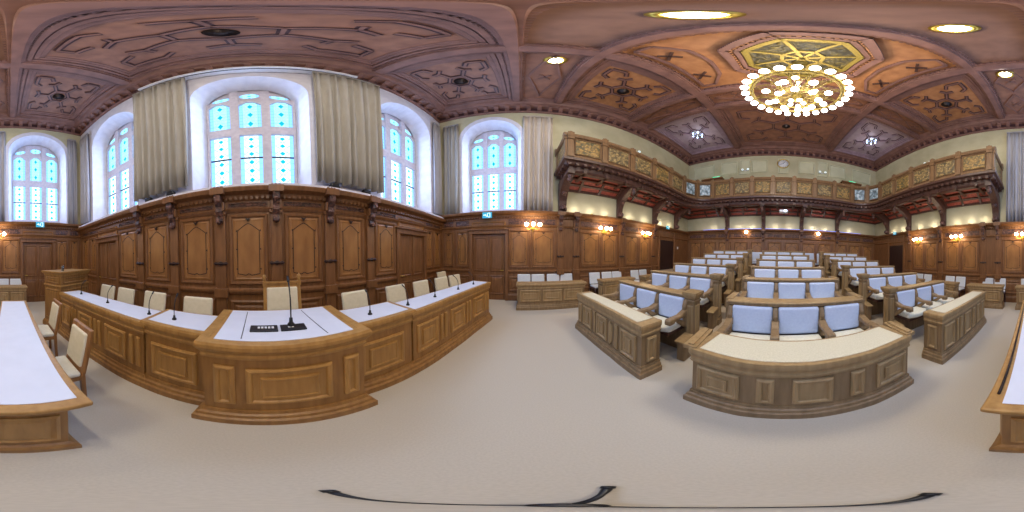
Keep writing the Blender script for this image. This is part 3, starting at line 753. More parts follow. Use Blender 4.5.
# brackets
def bracket(side, s, depth, w=0.20):
    f = FR[side]; m = MB()
    prof = [(0.02, WZ+0.06), (0.16, WZ+0.06), (0.22, WZ+0.14), (0.14, WZ+0.24), (0.17, WZ+0.42), (0.24, WZ+0.58), (0.36, WZ+0.72), (0.52, WZ+0.84), (depth*0.72, WZ+1.02), (depth-0.16, WZ+1.05), (depth-0.14, WZ+1.12), (0.02, WZ+1.12)]
    m.extrude([f.p(s-w/2, o, z) for o, z in prof], f.s*w)
    b = gobj(m, 'bracket', 'oak_dark', bevel=0.012)
    for o_, z_, r_ in ((0.20, 0.16, 0.11), (0.30, 0.66, 0.09)):
        m = MB(); m.ball(f.p(s, o_, WZ+z_), r_, 10, 8); gobj(m, 'carved_mask', 'carving_dark', b)
    m = MB(); m.lathe([(0.02,-0.20),(0.06,-0.16),(0.09,-0.08),(0.05,-0.01),(0.08,0.05),(0.02,0.1)], f.p(s, depth-0.22, WZ+0.98), 10)
    gobj(m, 'carved_pendant', 'carving_dark', b)
for y in (1.36, 3.62, 5.62, 7.35): bracket('left', y, GX0-XL, 0.22 if y > 2 else 0.26); bracket('right', y, XR-GX1, 0.22 if y > 2 else 0.26)
for x in (-2.75, -0.75, 1.27, 3.30): bracket('back', x, YB-GY1)
# beam ends under gallery (cross beams)
for y in (1.36, 3.62, 5.62):
    for xa, xb in ((XL, GX0-0.1), (GX1+0.1, XR)): m = MB(); m.box(xa, xb, y-0.10, y+0.10, 4.02, 4.15); gobj(m, 'cross_beam', 'oak_dark')
for x in (-2.75, -0.75, 1.27, 3.30): m = MB(); m.box(x-0.1, x+0.1, GY1+0.1, YB, 4.02, 4.15); gobj(m, 'cross_beam', 'oak_dark')

# wall arcade ledge strip under the gallery at the back, lit blue
m = MB(); m.box(XL+1.2, XR-1.2, YB-0.24, YB-0.20, 3.02, 3.05); m.obj('strip_light', 'strip_lamp', wall_back)

# ------------------------------------------------------------------ curtains
def curtain(side, s0, s1, z0, z1, label, mat, folds, off=0.10, group='window curtains'):
    f = FR[side]; m = MB(); nx = folds*8; nz = 7; ph = random.random()*6
    L_ = (s0+s1)/2
    g = {}
    for i in range(nx+1):
        for j in range(nz+1):
            t = i/nx; v = j/nz
            amp = 0.065*(0.6+0.4*(1-v)) if v < 0.95 else 0.03
            s = s0 + (s1-s0)*t + 0.02*sin(t*folds*2*pi*0.5+ph+v)
            nn = off + amp*sin(t*folds*2*pi + 0.5*sin(3*v+ph)) + 0.012*sin(t*folds*4.7*pi+2*v)
            g[i, j] = m.add(f.p(s, nn, z0 + (z1-z0)*v))
    for i in range(nx):
        for j in range(nz): m.face((g[i,j], g[i+1,j], g[i+1,j+1], g[i,j+1]), smooth=True)
    o = m.obj('curtain', mat, None, origin=f.p((s0+s1)/2, 0, z0))
    so = o.modifiers.new('cloth_thickness', 'SOLIDIFY'); so.thickness = 0.008
    tag(o, label, 'curtain', group)
    m = MB(); m.extrude([f.p(s0+0.02, off-0.02, z1-0.04), f.p(s1-0.02, off-0.02, z1-0.04), f.p(s1-0.02, off-0.02, z1+0.03), f.p(s0+0.02, off-0.02, z1+0.03)], f.n*0.04)
    h = m.obj('heading_tape', mat, None, origin=f.p((s0+s1)/2, 0, z0)); h.location = (0,0,0); h.parent = o
    return o
curtain('front', 1.30, 2.70, WZ+0.03, 7.48, 'grey-beige curtain left of the middle window behind the presiding desk', 'curtain_beige', 8, 0.20)
curtain('front', -2.40, -0.90, WZ+0.03, 7.48, 'grey-beige curtain right of the middle window behind the presiding desk', 'curtain_beige', 9, 0.20)
curtain('front', 5.14, 5.82, WZ+0.03, 7.3, 'lilac-grey curtain on the window wall in the far left corner', 'curtain_lilac', 5)
curtain('front', -5.22, -4.78, WZ+0.03, 7.3, 'narrow grey curtain on the window wall in the corner by the right window', 'curtain_lilac', 4)
curtain('left', -2.64, -2.08, WZ+0.03, 7.3, 'grey curtain between the room corner and the single window beside it', 'curtain_beige', 4)
curtain('left', 0.06, 1.01, WZ+0.03, 7.45, 'cream curtain between the single window and the near end of the gallery', 'curtain_cream', 6)
curtain('right', -2.64, -2.26, WZ+0.03, 7.3, 'lilac curtain in the corner beside the leftmost window', 'curtain_lilac', 4)
curtain('right', 0.14, 0.98, WZ+0.03, 7.45, 'pale blue-lit curtain between the leftmost window and the gallery end', 'curtain_lilac', 6)
f = FR['front']; m = MB()
m.box(-1.80, 2.46, YF+0.02, YF+0.26, 7.58, 7.70)
cr = m.obj('curtain_rail', 'white_paint', None, bevel=0.02); tag(cr, 'long white curtain rail box across the middle window', 'curtain rail')
m = MB(); m.tube([(-2.42, YF+0.2, 7.56), (2.72, YF+0.2, 7.56)], 0.014, 8); m.obj('rod', 'dark_bronze', cr)

# ------------------------------------------------------------------ desks with panelled fronts
def seglen(a, b): return hypot(b[0]-a[0], b[1]-a[1])
def offs(path, d):
    """offset polyline to its right by d (mitred)"""
    out = []
    for i in range(len(path)):
        ns = []
        for a, b in ((i-1, i), (i, i+1)):
            if a < 0 or b >= len(path): continue
            l = seglen(path[a], path[b]); ns.append(((path[b][1]-path[a][1])/l, -(path[b][0]-path[a][0])/l))
        if len(ns) == 2:
            bx, by = ns[0][0]+ns[1][0], ns[0][1]+ns[1][1]; q = bx*ns[0][0]+by*ns[0][1]; n_ = (bx/q, by/q)
        else: n_ = ns[0]
        out.append((path[i][0]+n_[0]*d, path[i][1]+n_[1]*d))
    return out
def desk(name, label, cat, path, depth, zt, wd, wl_, pad, panels, group=None, border=0.09, ends=True, plinth=0.07, back_open=True, pad_ends=None, corn=0.05):
    c = path[len(path)//2] if len(path) % 2 else ((path[0][0]+path[-1][0])/2, (path[0][1]+path[-1][1])/2)
    root = thing(name, label, cat, (c[0], c[1], 0), 0, group)
    def O(mb, nm, mat, par=None, bevel=0.0):
        o = mb.obj(nm, mat, None, bevel, origin=(c[0], c[1], 0), seg=1); o.location = (0,0,0); o.parent = par or root; return o
    back = offs(path, -depth)
    front_in = offs(path, -0.04)
    poly = path + back[::-1]
    m = MB(); m.prism(poly, 0.0, zt-0.04); body = O(m, 'body', wd)
    wrap = [back[0]] + path + [back[-1]]
    m = MB(); m.mould(wrap, [(-0.02, 0.0), (plinth, 0.0), (plinth, 0.085), (plinth*0.7, 0.10), (plinth*0.6, 0.135), (plinth*0.3, 0.15), (0.012, 0.19), (-0.02, 0.19)]); O(m, 'plinth', wd)
    m = MB(); m.mould(wrap, [(-0.02, zt-0.15), (0.012, zt-0.15), (0.018, zt-0.125), (0.012, zt-0.11), (corn*0.5, zt-0.085), (corn*0.9, zt-0.06), (corn, zt-0.045), (corn, zt-0.02), (corn*0.8, zt), (-0.03, zt), (-0.03, zt-0.05)]); O(m, 'cornice', wl_)
    top = path + back[::-1]
    m = MB(); m.prism(top, zt-0.04, zt-0.002); tp = O(m, 'desktop', wl_)
    # writing surface
    pe = border if pad_ends is None else pad_ends
    fp = offs(path, -border*0.45); bp = offs(path, -depth+0.03)
    def shrink(p):
        q = list(p); a, b = q[0], q[1]; l = seglen(a, b); q[0] = (a[0]+(b[0]-a[0])*pe/l, a[1]+(b[1]-a[1])*pe/l)
        a, b = q[-1], q[-2]; l = seglen(a, b); q[-1] = (a[0]+(b[0]-a[0])*pe/l, a[1]+(b[1]-a[1])*pe/l); return q
    m = MB(); m.prism(shrink(fp) + shrink(bp)[::-1], zt-0.004, zt+0.004); O(m, 'writing_surface', pad)
    # panels: per segment fractions
    cum = [0]
    for a, b in zip(path, path[1:]): cum.append(cum[-1]+seglen(a, b))
    for (s0, s1, z0, z1) in panels:
        mid = (s0+s1)/2
        for i in range(len(path)-1):
            if cum[i] <= mid <= cum[i+1]:
                a, b = path[i], path[i+1]; l = seglen(a, b); u = Vector(((b[0]-a[0])/l, (b[1]-a[1])/l, 0)); n_ = Vector((u.y, -u.x, 0))
                o = Vector((a[0], a[1], z0)) + u*(s0-cum[i])
                big = (s1-s0) > 0.28
                m = MB(); m.stepped(o, u, (0,0,1), n_, s1-s0, z1-z0, [(0,-0.002),(0,0.014),(0.018,0.026),(0.036,0.022),(0.046,0.006)] + ([(0.09,0.004),(0.092,0.018),(0.105,0.024),(0.118,0.016)] if big else [(0.06,0.004)]))
                O(m, 'front_panel', wl_)
                break
    if ends:
        for e, (a, b) in enumerate(((back[0], path[0]), (path[-1], back[-1]))):
            l = seglen(a, b)
            if l < 0.2: continue
            u = Vector(((b[0]-a[0])/l, (b[1]-a[1])/l, 0)); n_ = Vector((u.y, -u.x, 0)); mg = 0.07
            m = MB(); m.stepped(Vector((a[0], a[1], 0.24)) + u*mg, u, (0,0,1), n_, l-2*mg, zt-0.24-0.19, [(0,-0.002),(0,0.014),(0.018,0.026),(0.036,0.022),(0.046,0.006),(0.07,0.004)]); O(m, 'end_panel', wl_)
    return root
def plist(segs, z0, z1, total):
    """segs: fractions list (a,b) of the total length"""
    return [(a*total, b*total, z0, z1) for a, b in segs]

# presiding desk and its wings
pd = desk('presiding_desk', 'raised golden oak presiding desk at the middle of the long podium', 'desk', [(0.42, -1.01), (-0.68, -1.01)], 0.72, 1.0, 'oak_desk', 'oak_desk_light', 'pad_white',
     [(0.07, 0.21, 0.30, 0.78), (0.28, 0.84, 0.32, 0.76), (0.93, 1.05, 0.30, 0.78)], border=0.05, pad_ends=0.07, corn=0.05, plinth=0.07)
for x, x2 in ((0.17, 0.19), (-0.42, -0.36)):
    m = MB(); m.bar((x, -1.06), (x2, -1.66), 0.006, 1.0, 1.0055)
    o = m.obj('surface_seam', 'black', None, origin=tuple(pd.location)); o.location = (0,0,0); o.parent = pd
desk('inner_podium_desk', 'golden oak podium desk joined to the left side of the presiding desk', 'desk', [(1.10, -1.20), (0.43, -1.20)], 0.44, 0.955, 'oak_desk', 'oak_desk_light', 'pad_white', [(0.08, 0.55, 0.28, 0.72)], plinth=0.07, pad_ends=0.02, border=0.05, corn=0.04, ends=False, group='podium desks beside the presiding desk')
desk('inner_podium_desk', 'golden oak podium desk joined to the right side of the presiding desk', 'desk', [(-0.69, -1.20), (-1.40, -1.13)], 0.44, 0.955, 'oak_desk', 'oak_desk_light', 'pad_white', [(0.08, 0.59, 0.28, 0.72)], plinth=0.07, pad_ends=0.02, border=0.05, corn=0.04, ends=False, group='podium desks beside the presiding desk')
def wing(pth):
    L_ = sum(seglen(a, b) for a, b in zip(pth, pth[1:])); out = []; cum = 0
    for i, (a, b) in enumerate(zip(pth, pth[1:])):
        l = seglen(a, b)
        out += [(cum+0.06, cum+l*0.64, 0.30, 0.72), (cum+l*0.72, cum+l*0.80, 0.30, 0.72), (cum+l*0.86, cum+l*0.94, 0.30, 0.72)]
        cum += l
    return out
p = [(3.10, -1.03), (2.50, -1.10), (1.82, -1.16), (1.12, -1.19)]
desk('outer_podium_desk', 'long curved oak podium desk running left toward the tall lectern', 'desk', p, 0.42, 0.93, 'oak_desk', 'oak_desk_light', 'pad_white', wing(p), plinth=0.06, pad_ends=0.04, border=0.05, corn=0.035, group='long outer podium desks')
p = [(-1.42, -1.12), (-2.14, -1.03), (-2.86, -0.90), (-3.60, -0.72)]
desk('outer_podium_desk', 'long curved oak podium desk running right toward the far door', 'desk', p, 0.42, 0.93, 'oak_desk', 'oak_desk_light', 'pad_white', wing(p), plinth=0.06, pad_ends=0.04, border=0.05, corn=0.035, group='long outer podium desks')

# front benches of the floor
bd = desk('bench_desk', 'bowed oak bench front before the centre block of seats', 'bench', [(-0.63, 1.15), (-0.20, 1.09), (0.27, 1.07), (0.74, 1.085), (1.20, 1.14)], 0.40, 0.76, 'oak_bench', 'oak_bench_light', 'cloth_cream',
     [(0.05, 0.40, 0.24, 0.58), (0.52, 0.64, 0.24, 0.58), (0.76, 1.06-0.02, 0.24, 0.58), (1.18, 1.30, 0.24, 0.58), (1.42, 1.79, 0.24, 0.58)], border=0.05, plinth=0.05, corn=0.028, pad_ends=0.05, group='bench fronts facing the podium')
for xx, sx in ((-0.66, -1), (1.24, 1)):
    m = MB(); m.extrude([(xx-0.06, 1.14, 0.735), (xx+0.06, 1.14, 0.735), (xx+0.06, 1.14, 0.775), (xx-0.06, 1.14, 0.775)], (sx*0.03, 0.42, 0.0))
    m.extrude([(xx-0.025, 1.16, 0.775), (xx+0.025, 1.16, 0.775), (xx+0.025, 1.16, 0.79), (xx-0.025, 1.16, 0.79)], (sx*0.03, 0.38, 0.0))
    o = m.obj('end_rail', 'oak_bench_light', None, origin=tuple(bd.location)); o.location = (0, 0, 0); o.parent = bd
desk('bench_desk', 'oak bench front before the left block of seats', 'bench', [(-3.00, 1.11), (-2.42, 1.16), (-1.82, 1.18), (-1.24, 1.15)], 0.28, 0.80, 'oak_bench', 'oak_bench_light', 'cloth_cream',
     [(0.06, 0.18, 0.22, 0.62), (0.24, 0.54, 0.22, 0.62), (0.62, 0.68, 0.22, 0.62), (0.72, 1.02, 0.22, 0.62), (1.10, 1.14-0.02, 0.22, 0.62), (1.22, 1.30, 0.22, 0.62), (1.36, 1.68, 0.22, 0.62)], plinth=0.045, corn=0.028, border=0.05, pad_ends=0.10, group='bench fronts facing the podium')
desk('bench_desk', 'oak bench front before the right block of seats', 'bench', [(1.84, 1.14), (2.46, 1.13), (3.08, 1.13), (3.72, 1.14)], 0.30, 0.82, 'oak_bench', 'oak_bench_light', 'cloth_cream',
     [(0.06, 0.34, 0.22, 0.64), (0.42, 0.48, 0.22, 0.64), (0.52, 0.60, 0.22, 0.64), (0.70, 0.98, 0.22, 0.64), (1.06, 1.20, 0.22, 0.64), (1.30, 1.52, 0.22, 0.64), (1.58, 1.82, 0.22, 0.64)], plinth=0.045, corn=0.028, border=0.05, pad_ends=0.10, group='bench fronts facing the podium')

# wall desks along the sides
def wdesk(side, y0, y1, label):
    if side == 'left': p = [(-4.36, y0), (-4.36, y1)]
    else: p = [(5.02, y1), (5.02, y0)]
    L_ = y1-y0; n = max(2, round(L_/0.55)); g = [(0.06+i*(L_-0.06)/n, (i+1)*(L_-0.06)/n, 0.24, 0.58) for i in range(n)]
    return desk('wall_bench_desk', label, 'desk', p, 0.34, 0.76, 'oak_bench', 'oak_bench_light', 'oak_bench_light', g, plinth=0.05, group='oak desks along the side walls')
wdesk('left', -0.08, 1.80, 'oak desk along the left wall nearest the door by the podium')
wdesk('left', 2.42, 3.62, 'oak desk along the left wall beside the second seat row')
wdesk('left', 4.20, 5.10, 'oak desk along the left wall farthest from the podium')
wdesk('right', -0.52, 0.50, 'oak desk along the right wall behind the end of the long table')
wdesk('right', 0.98, 2.10, 'oak desk along the right wall beside the front bench')
wdesk('right', 2.62, 3.62, 'oak desk along the right wall beside the second seat row')
wdesk('right', 4.20, 5.10, 'oak desk along the right wall farthest from the podium')

# ------------------------------------------------------------------ bench rows with seats
def make_row(name, label, w, posts, loc, group):
    """local: x centred, y=0 is the face of the seat backs, seats toward -y, z=0 floor of the tier"""
    r = thing(name, label, 'bench', loc, 0, group)
    h = w/2
    m = MB(); m.box(-h, h, 0.06, 0.11, 0.0, 0.97); bp = m.obj('back_panel', 'oak_bench', r)
    m = MB(); m.box(-h-0.03, h+0.03, -0.02, 0.22, 0.995, 1.02); m.obj('desktop', 'oak_bench_light', r, bevel=0.01)
    m = MB(); m.box(-h-0.02, h+0.02, -0.01, 0.07, 0.965, 0.996); m.obj('top_rail', 'oak_bench', r, bevel=0.006)
    for sx in posts:
        m = MB(); x = sx*(h+0.06)
        m.box(x-0.07, x+0.07, 0.0, 0.18, 0, 0.99)
        m.box(x-0.085, x+0.085, -0.015, 0.195, 0, 0.14); m.box(x-0.08, x+0.08, -0.012, 0.192, 0.90, 0.94)
        pt = m.obj('end_post', 'oak_bench', r, bevel=0.008, seg=1)
        m = MB(); m.mould([(x-0.07, 0.0), (x+0.07, 0.0), (x+0.07, 0.18), (x-0.07, 0.18)], [(-0.02, 0.96), (0.01, 0.96), (0.035, 1.01), (0.04, 1.03), (0.04, 1.06), (-0.02, 1.06)], closed=True)
        m.box(x-0.065, x+0.065, 0.005, 0.175, 1.02, 1.06); m.obj('post_cap', 'oak_bench_light', pt)
        m = MB()
        for zz0, zz1 in ((0.2, 0.86),):
            m.stepped((x-0.05, -0.0, zz0), (1,0,0), (0,0,1), (0,-1,0), 0.10, zz1-zz0, [(0,0),(0,0.008),(0.015,0.014),(0.025,0.004)])
        m.stepped((x+0.07*sx, 0.03 if sx > 0 else 0.15, 0.2), (0,sx,0), (0,0,1), (sx,0,0), 0.12, 0.66, [(0,0),(0,0.008),(0.02,0.014),(0.035,0.004)])
        m.obj('post_panel', 'oak_bench_light', pt)
        m = MB(); m.box(x-0.06, x+0.06, -0.22, -0.015, 0.0, 0.34); ft = m.obj('foot_box', 'oak_bench', r, bevel=0.01, seg=1)
        m = MB(); m.extrude([(x-0.075, -0.26, 0.335), (x-0.075, 0.0, 0.375), (x-0.075, 0.0, 0.41), (x-0.075, -0.26, 0.37)], (0.15, 0, 0)); m.obj('foot_box_cap', 'oak_bench_light', ft, bevel=0.01)
    if not posts:
        for sx in (-1, 1):
            x = sx*(h+0.03); m = MB(); m.box(x-0.03, x+0.03, 0.0, 0.26, 0.0, 0.995); m.obj('end_panel', 'oak_bench', r, bevel=0.008)
            m = MB(); m.box(x-0.045, x+0.045, 0.06, 0.44, 0.985, 1.03); m.box(x-0.03, x+0.03, 0.06, 0.42, 0.96, 0.986); m.obj('desk_end_cap', 'oak_bench_light', r)
    pitch = w/3
    for i in range(4):
        x = -h + i*pitch; x = min(max(x, -h+0.01), h-0.01)
        m = MB()
        # upright with scroll, curved arm, front block
        m.extrude([(x-0.03, 0.06, 0.50), (x-0.03, -0.02, 0.50), (x-0.03, -0.05, 0.66), (x-0.03, -0.06, 0.84), (x-0.03, -0.02, 0.95), (x-0.03, 0.06, 0.96)], (0.06, 0, 0))
        m.extrude([(x-0.045, -0.02, 0.70), (x-0.045, -0.30, 0.70), (x-0.045, -0.32, 0.67), (x-0.045, -0.42, 0.67), (x-0.045, -0.425, 0.735), (x-0.045, -0.40, 0.755), (x-0.045, -0.18, 0.75), (x-0.045, -0.02, 0.80)], (0.09, 0, 0))
        m.extrude([(x-0.022, -0.20, 0.705), (x-0.022, -0.28, 0.705), (x-0.022, -0.16, 0.60), (x-0.022, -0.02, 0.50), (x-0.022, -0.02, 0.60), (x-0.022, -0.12, 0.66)], (0.044, 0, 0))
        m.obj('armrest', 'oak_bench', r, bevel=0.01, seg=1)
    return r
def add_seats(r, w):
    pitch = w/3; q = pitch-0.065; h = q/2
    for i in range(3):
        c = (i-1)*pitch
        def pl(mb, nm, mat, par, **kw):
            o = mb.obj(nm, mat, par, **kw); return o
        m = MB(); m.box(c-h, c+h, -0.035, 0.055, 0.585, 0.965); br = pl(m, 'backrest', 'seat_blue', r, bevel=0.035, seg=4)
        m = MB(); m.box(c-h-0.012, c+h+0.012, 0.03, 0.058, 0.55, 0.972); pl(m, 'backrest_shell', 'oak_dark', br)
        m = MB(); m.prism([(c-h, -0.05), (c-h, -0.30)] + [(c-h+0.02+(q-0.04)*k/6, -0.34-0.06*sin(pi*k/6)) for k in range(7)] + [(c+h, -0.30), (c+h, -0.05)], 0.51, 0.60); sc = pl(m, 'seat_cushion', 'seat_cream', r, bevel=0.03, seg=4)
        m = MB(); m.box(c-h+0.03, c+h-0.03, -0.32, 0.055, 0.45, 0.51); pl(m, 'seat_frame', 'oak_dark', sc)
BLK = {'left': (-2.02, 1.62, [1], [y for y in ROWS]), 'centre': (0.28, 1.70, [], ROWS), 'right': (2.86, 1.72, [-1], [2.25, 3.22, 4.25, 5.20, 6.08, 6.92])}
for b, (xc, w, posts, ys) in BLK.items():
    proto = sp = None
    for k, y in enumerate(ys):
        yy = y if b != 'right' else ys[k]
        if b == 'right' and k > 0: pass
        z = STEP*k
        lab = 'oak bench with three pale blue seats in the %s row of the %s block' % (ORD[k], {'left': 'left wall', 'centre': 'centre', 'right': 'right wall'}[b])
        if b == 'centre' and k == 0: lab = 'oak bench with three pale blue seats right behind the bowed bench front'
        if proto is None:
            proto = make_row('bench_row', lab, w, posts, (xc, yy, z), 'bench rows of the %s block' % b); add_seats(proto, w)
        else: dup(proto, (xc, yy, z), label=lab)

# ------------------------------------------------------------------ chairs
def make_chair(name, label, loc, rz, group, uph, wd, H=1.02, w=0.46, frame=True, wide_frame=0.03):
    """faces -y, backrest at +y"""
    c = thing(name, label, 'chair', loc, rz, group); h = w/2
    for sx in (-1, 1):
        m = MB(); m.tube([(sx*(h-0.03), -0.20, 0.0), (sx*(h-0.03), -0.20, 0.24), (sx*(h-0.025), -0.20, 0.42)], [0.016, 0.022, 0.026], 8); m.obj('leg', wd, c)
        m = MB(); m.extrude([(sx*(h-0.02)-0.018, 0.25, 0.0), (sx*(h-0.02)-0.018, 0.215, 0.0), (sx*(h-0.02)-0.018, 0.195, 0.44), (sx*(h-0.02)-0.018, 0.235, 0.44)], (0.036, 0, 0)); m.obj('leg', wd, c)
    m = MB(); m.box(-h+0.01, h-0.01, -0.22, 0.23, 0.37, 0.43); m.obj('seat_frame', wd, c, bevel=0.008)
    m = MB(); m.box(-h, h, -0.24, 0.20, 0.43, 0.49); m.obj('seat', uph, c, bevel=0.025, seg=3)
    def bk(x0, x1, z0, z1, t0, t1):
        sl = lambda z: 0.20 + 0.10*(z-0.44)/0.58
        m = MB(); i = [m.add(p) for p in ((x0, sl(z0)+t0, z0), (x1, sl(z0)+t0, z0), (x1, sl(z0)+t1, z0), (x0, sl(z0)+t1, z0), (x0, sl(z1)+t0, z1), (x1, sl(z1)+t0, z1), (x1, sl(z1)+t1, z1), (x0, sl(z1)+t1, z1))]
        for q in ((3,2,1,0),(4,5,6,7),(0,1,5,4),(1,2,6,5),(2,3,7,6),(3,0,4,7)): m.face([i[k] for k in q])
        return m
    if frame:
        bk(-h, h, 0.44, H, 0.0, 0.04).obj('back_frame', wd, c, bevel=0.012)
        bk(-h+wide_frame, h-wide_frame, 0.53, H-wide_frame-0.01, -0.022, 0.02).obj('backrest', uph, c, bevel=0.018, seg=3)
    else:
        bk(-h, h, 0.50, H, -0.03, 0.035).obj('backrest', uph, c, bevel=0.03, seg=4)
        m = bk(-h+0.02, -h+0.05, 0.42, 0.52, 0.0, 0.03); m.obj('back_post', wd, c)
        m = bk(h-0.05, h-0.02, 0.42, 0.52, 0.0, 0.03); m.obj('back_post', wd, c)
    return c
ch = None
posL = [(0.97, -1.90, 0, 'cream chair at the podium, next to the presiding chair on its left'), (1.78, -1.92, 0, 'cream chair at the podium, second to the left of the presiding chair'),
        (2.44, -1.84, 0.02, 'cream chair at the podium, third to the left of the presiding chair'), (3.00, -1.80, 0.06, 'cream chair at the podium, fourth to the left, closest to the lectern'),
        (-1.34, -1.92, 0, 'cream chair at the podium, next to the presiding chair on its right'), (-2.16, -1.84, -0.08, 'cream chair at the podium, second to the right of the presiding chair'),
        (-2.82, -1.74, -0.12, 'cream chair at the podium, third to the right of the presiding chair'), (-3.46, -1.60, -0.2, 'cream chair at the podium, fourth to the right of the presiding chair'),
        (-3.98, -1.48, -0.24, 'cream chair at the right tip of the podium, nearest the door'), (-4.55, -2.15, -0.1, 'cream chair standing against the panelling behind the podium tip')]
for x, y, a, lb in posL:
    if ch is None: ch = make_chair('podium_chair', lb, (x, y, 0), pi+a, 'cream podium chairs', 'chair_cream', 'chair_oak', H=1.0, frame=False)
    else: dup(ch, (x, y, 0), pi+a, lb)
# presiding chair
pc = make_chair('presiding_chair', 'tall cream presiding chair with carved oak frame and finials', (-0.225, -1.90, 0), pi, None, 'chair_cream', 'oak_desk_light', H=1.22, w=0.52, frame=True, wide_frame=0.05)
for sx in (-1, 1):
    m = MB(); m.box(sx*0.24-0.025, sx*0.24+0.025, 0.315, 0.375, 1.18, 1.25); m.lathe([(0.028, 0.0), (0.016, 0.02), (0.032, 0.05), (0.02, 0.08), (0.004, 0.10)], (sx*0.24, 0.345, 1.25), 10); m.obj('finial', 'oak_desk_light', pc)
    m = MB(); m.box(sx*0.27-0.025, sx*0.27+0.025, -0.18, 0.24, 0.68, 0.72); m.box(sx*0.27-0.02, sx*0.27+0.02, -0.16, -0.12, 0.43, 0.69); m.obj('armrest', 'oak_desk_light', pc, bevel=0.008)
m = MB(); m.box(-0.24, 0.24, 0.31, 0.37, 1.215, 1.24); m.obj('crest_rail', 'oak_desk_light', pc)
# chairs at the long table
sc = make_chair('table_chair', 'oak-framed cream chair at the long table, nearer the camera', (1.39, -0.36, 0), pi, 'chairs at the long table', 'chair_cream', 'chair_oak', H=0.95, w=0.38, wide_frame=0.035)
dup(sc, (2.38, -0.42, 0), pi, 'oak-framed cream chair at the long table, nearer the lectern')
# chairs behind wall desks
wc = None
def wall_chairs(side, ys, desc):
    global wc
    for i, y in enumerate(ys):
        x, rz = (-4.98, pi/2) if side == 'left' else (5.60, -pi/2)
        lb = '%s light grey chair behind %s' % (ORD[i], desc)
        if wc is None: wc = make_chair('wall_chair', lb, (x, y, 0), rz, 'grey chairs behind the wall desks', 'chair_grey', 'oak_dark', H=0.90, w=0.42, frame=False)
        else: dup(wc, (x, y, 0), rz, lb)
wall_chairs('left', [0.10, 0.55, 1.05, 1.50], 'the left wall desk nearest the podium')
wall_chairs('left', [2.55, 3.05, 3.50], 'the left wall desk beside the second seat row')
wall_chairs('left', [4.40, 4.88], 'the left wall desk farthest from the podium')
wall_chairs('right', [-0.24, 0.22], 'the right wall desk by the long table end')
wall_chairs('right', [1.20, 1.66], 'the right wall desk beside the front bench')
wall_chairs('right', [2.78, 3.26], 'the right wall desk beside the second seat row')
wall_chairs('right', [4.40, 4.88], 'the right wall desk farthest from the podium')
# loose chairs in the rear aisles
ac = make_chair('aisle_chair', 'pale blue chair standing in the left aisle at the back', (-0.98, 7.7, 0.8), 0, 'loose chairs at the back', 'seat_blue', 'oak_dark', H=0.98, w=0.5, frame=False)
dup(ac, (1.62, 7.55, 0.8), 0.2, 'pale blue chair in the right aisle at the back, left of two')
dup(ac, (2.25, 7.85, 0.8), -0.1, 'pale blue chair in the right aisle at the back, right of two')

# ------------------------------------------------------------------ long table (stenographers')
tb = thing('long_table', 'long oak table with white writing surface standing left of the podium aisle', 'table', (1.9, -0.06, 0))
def TO(mb, nm, mat, bevel=0.0, par=None):
    o = mb.obj(nm, mat, None, bevel, origin=(1.9, -0.06, 0), seg=2); o.location = (0,0,0); o.parent = par or tb; return o
m = MB(); m.box(0.60, 3.20, -0.335, 0.20, 0.735, 0.775); TO(m, 'tabletop', 'oak_desk_light', 0.012)
m = MB(); m.mould([(0.66, -0.28), (3.16, -0.28), (3.16, 0.16), (0.66, 0.16)], [(-0.02, 0.66), (0.0, 0.66), (0.005, 0.69), (0.03, 0.72), (0.035, 0.737), (-0.02, 0.737)], closed=True); TO(m, 'tabletop_moulding', 'oak_desk')
m = MB(); m.box(0.665, 3.12, -0.285, 0.125, 0.772, 0.779); TO(m, 'writing_surface', 'pad_white')
m = MB(); m.tube([(0.74, 0.155, 0.783), (3.10, 0.155, 0.783)], 0.008, 8); TO(m, 'edge_rod', 'dark_bronze')
for x0, x1 in ((0.68, 1.02), (2.80, 3.14)):
    m = MB(); m.box(x0, x1, -0.25, 0.13, 0.0, 0.70); pb = TO(m, 'pedestal', 'oak_desk', 0.006)
    m = MB(); m.mould([(x0, -0.25), (x1, -0.25), (x1, 0.13), (x0, 0.13)], [(-0.02, 0), (0.04, 0), (0.04, 0.07), (0.02, 0.10), (0.0, 0.12), (-0.02, 0.12)], closed=True); TO(m, 'pedestal_plinth', 'oak_desk', 0, pb)
    m = MB(); m.stepped((x0, 0.09, 0.2), (0,-1,0), (0,0,1), (-1,0,0), 0.30, 0.40, [(0,0),(0,0.01),(0.02,0.02),(0.04,0.004),(0.07,0.012)])
    m.stepped((x1, -0.21, 0.2), (0,1,0), (0,0,1), (1,0,0), 0.30, 0.40, [(0,0),(0,0.01),(0.02,0.02),(0.04,0.004),(0.07,0.012)])
    m.stepped((x0+0.05, -0.25, 0.2), (1,0,0), (0,0,1), (0,-1,0), 0.24, 0.40, [(0,0),(0,0.01),(0.02,0.02),(0.04,0.004)])
    m.stepped((x1-0.05, 0.13, 0.2), (-1,0,0), (0,0,1), (0,1,0), 0.24, 0.40, [(0,0),(0,0.01),(0.02,0.02),(0.04,0.004)])
    TO(m, 'pedestal_panel', 'oak_desk_light', 0, pb)

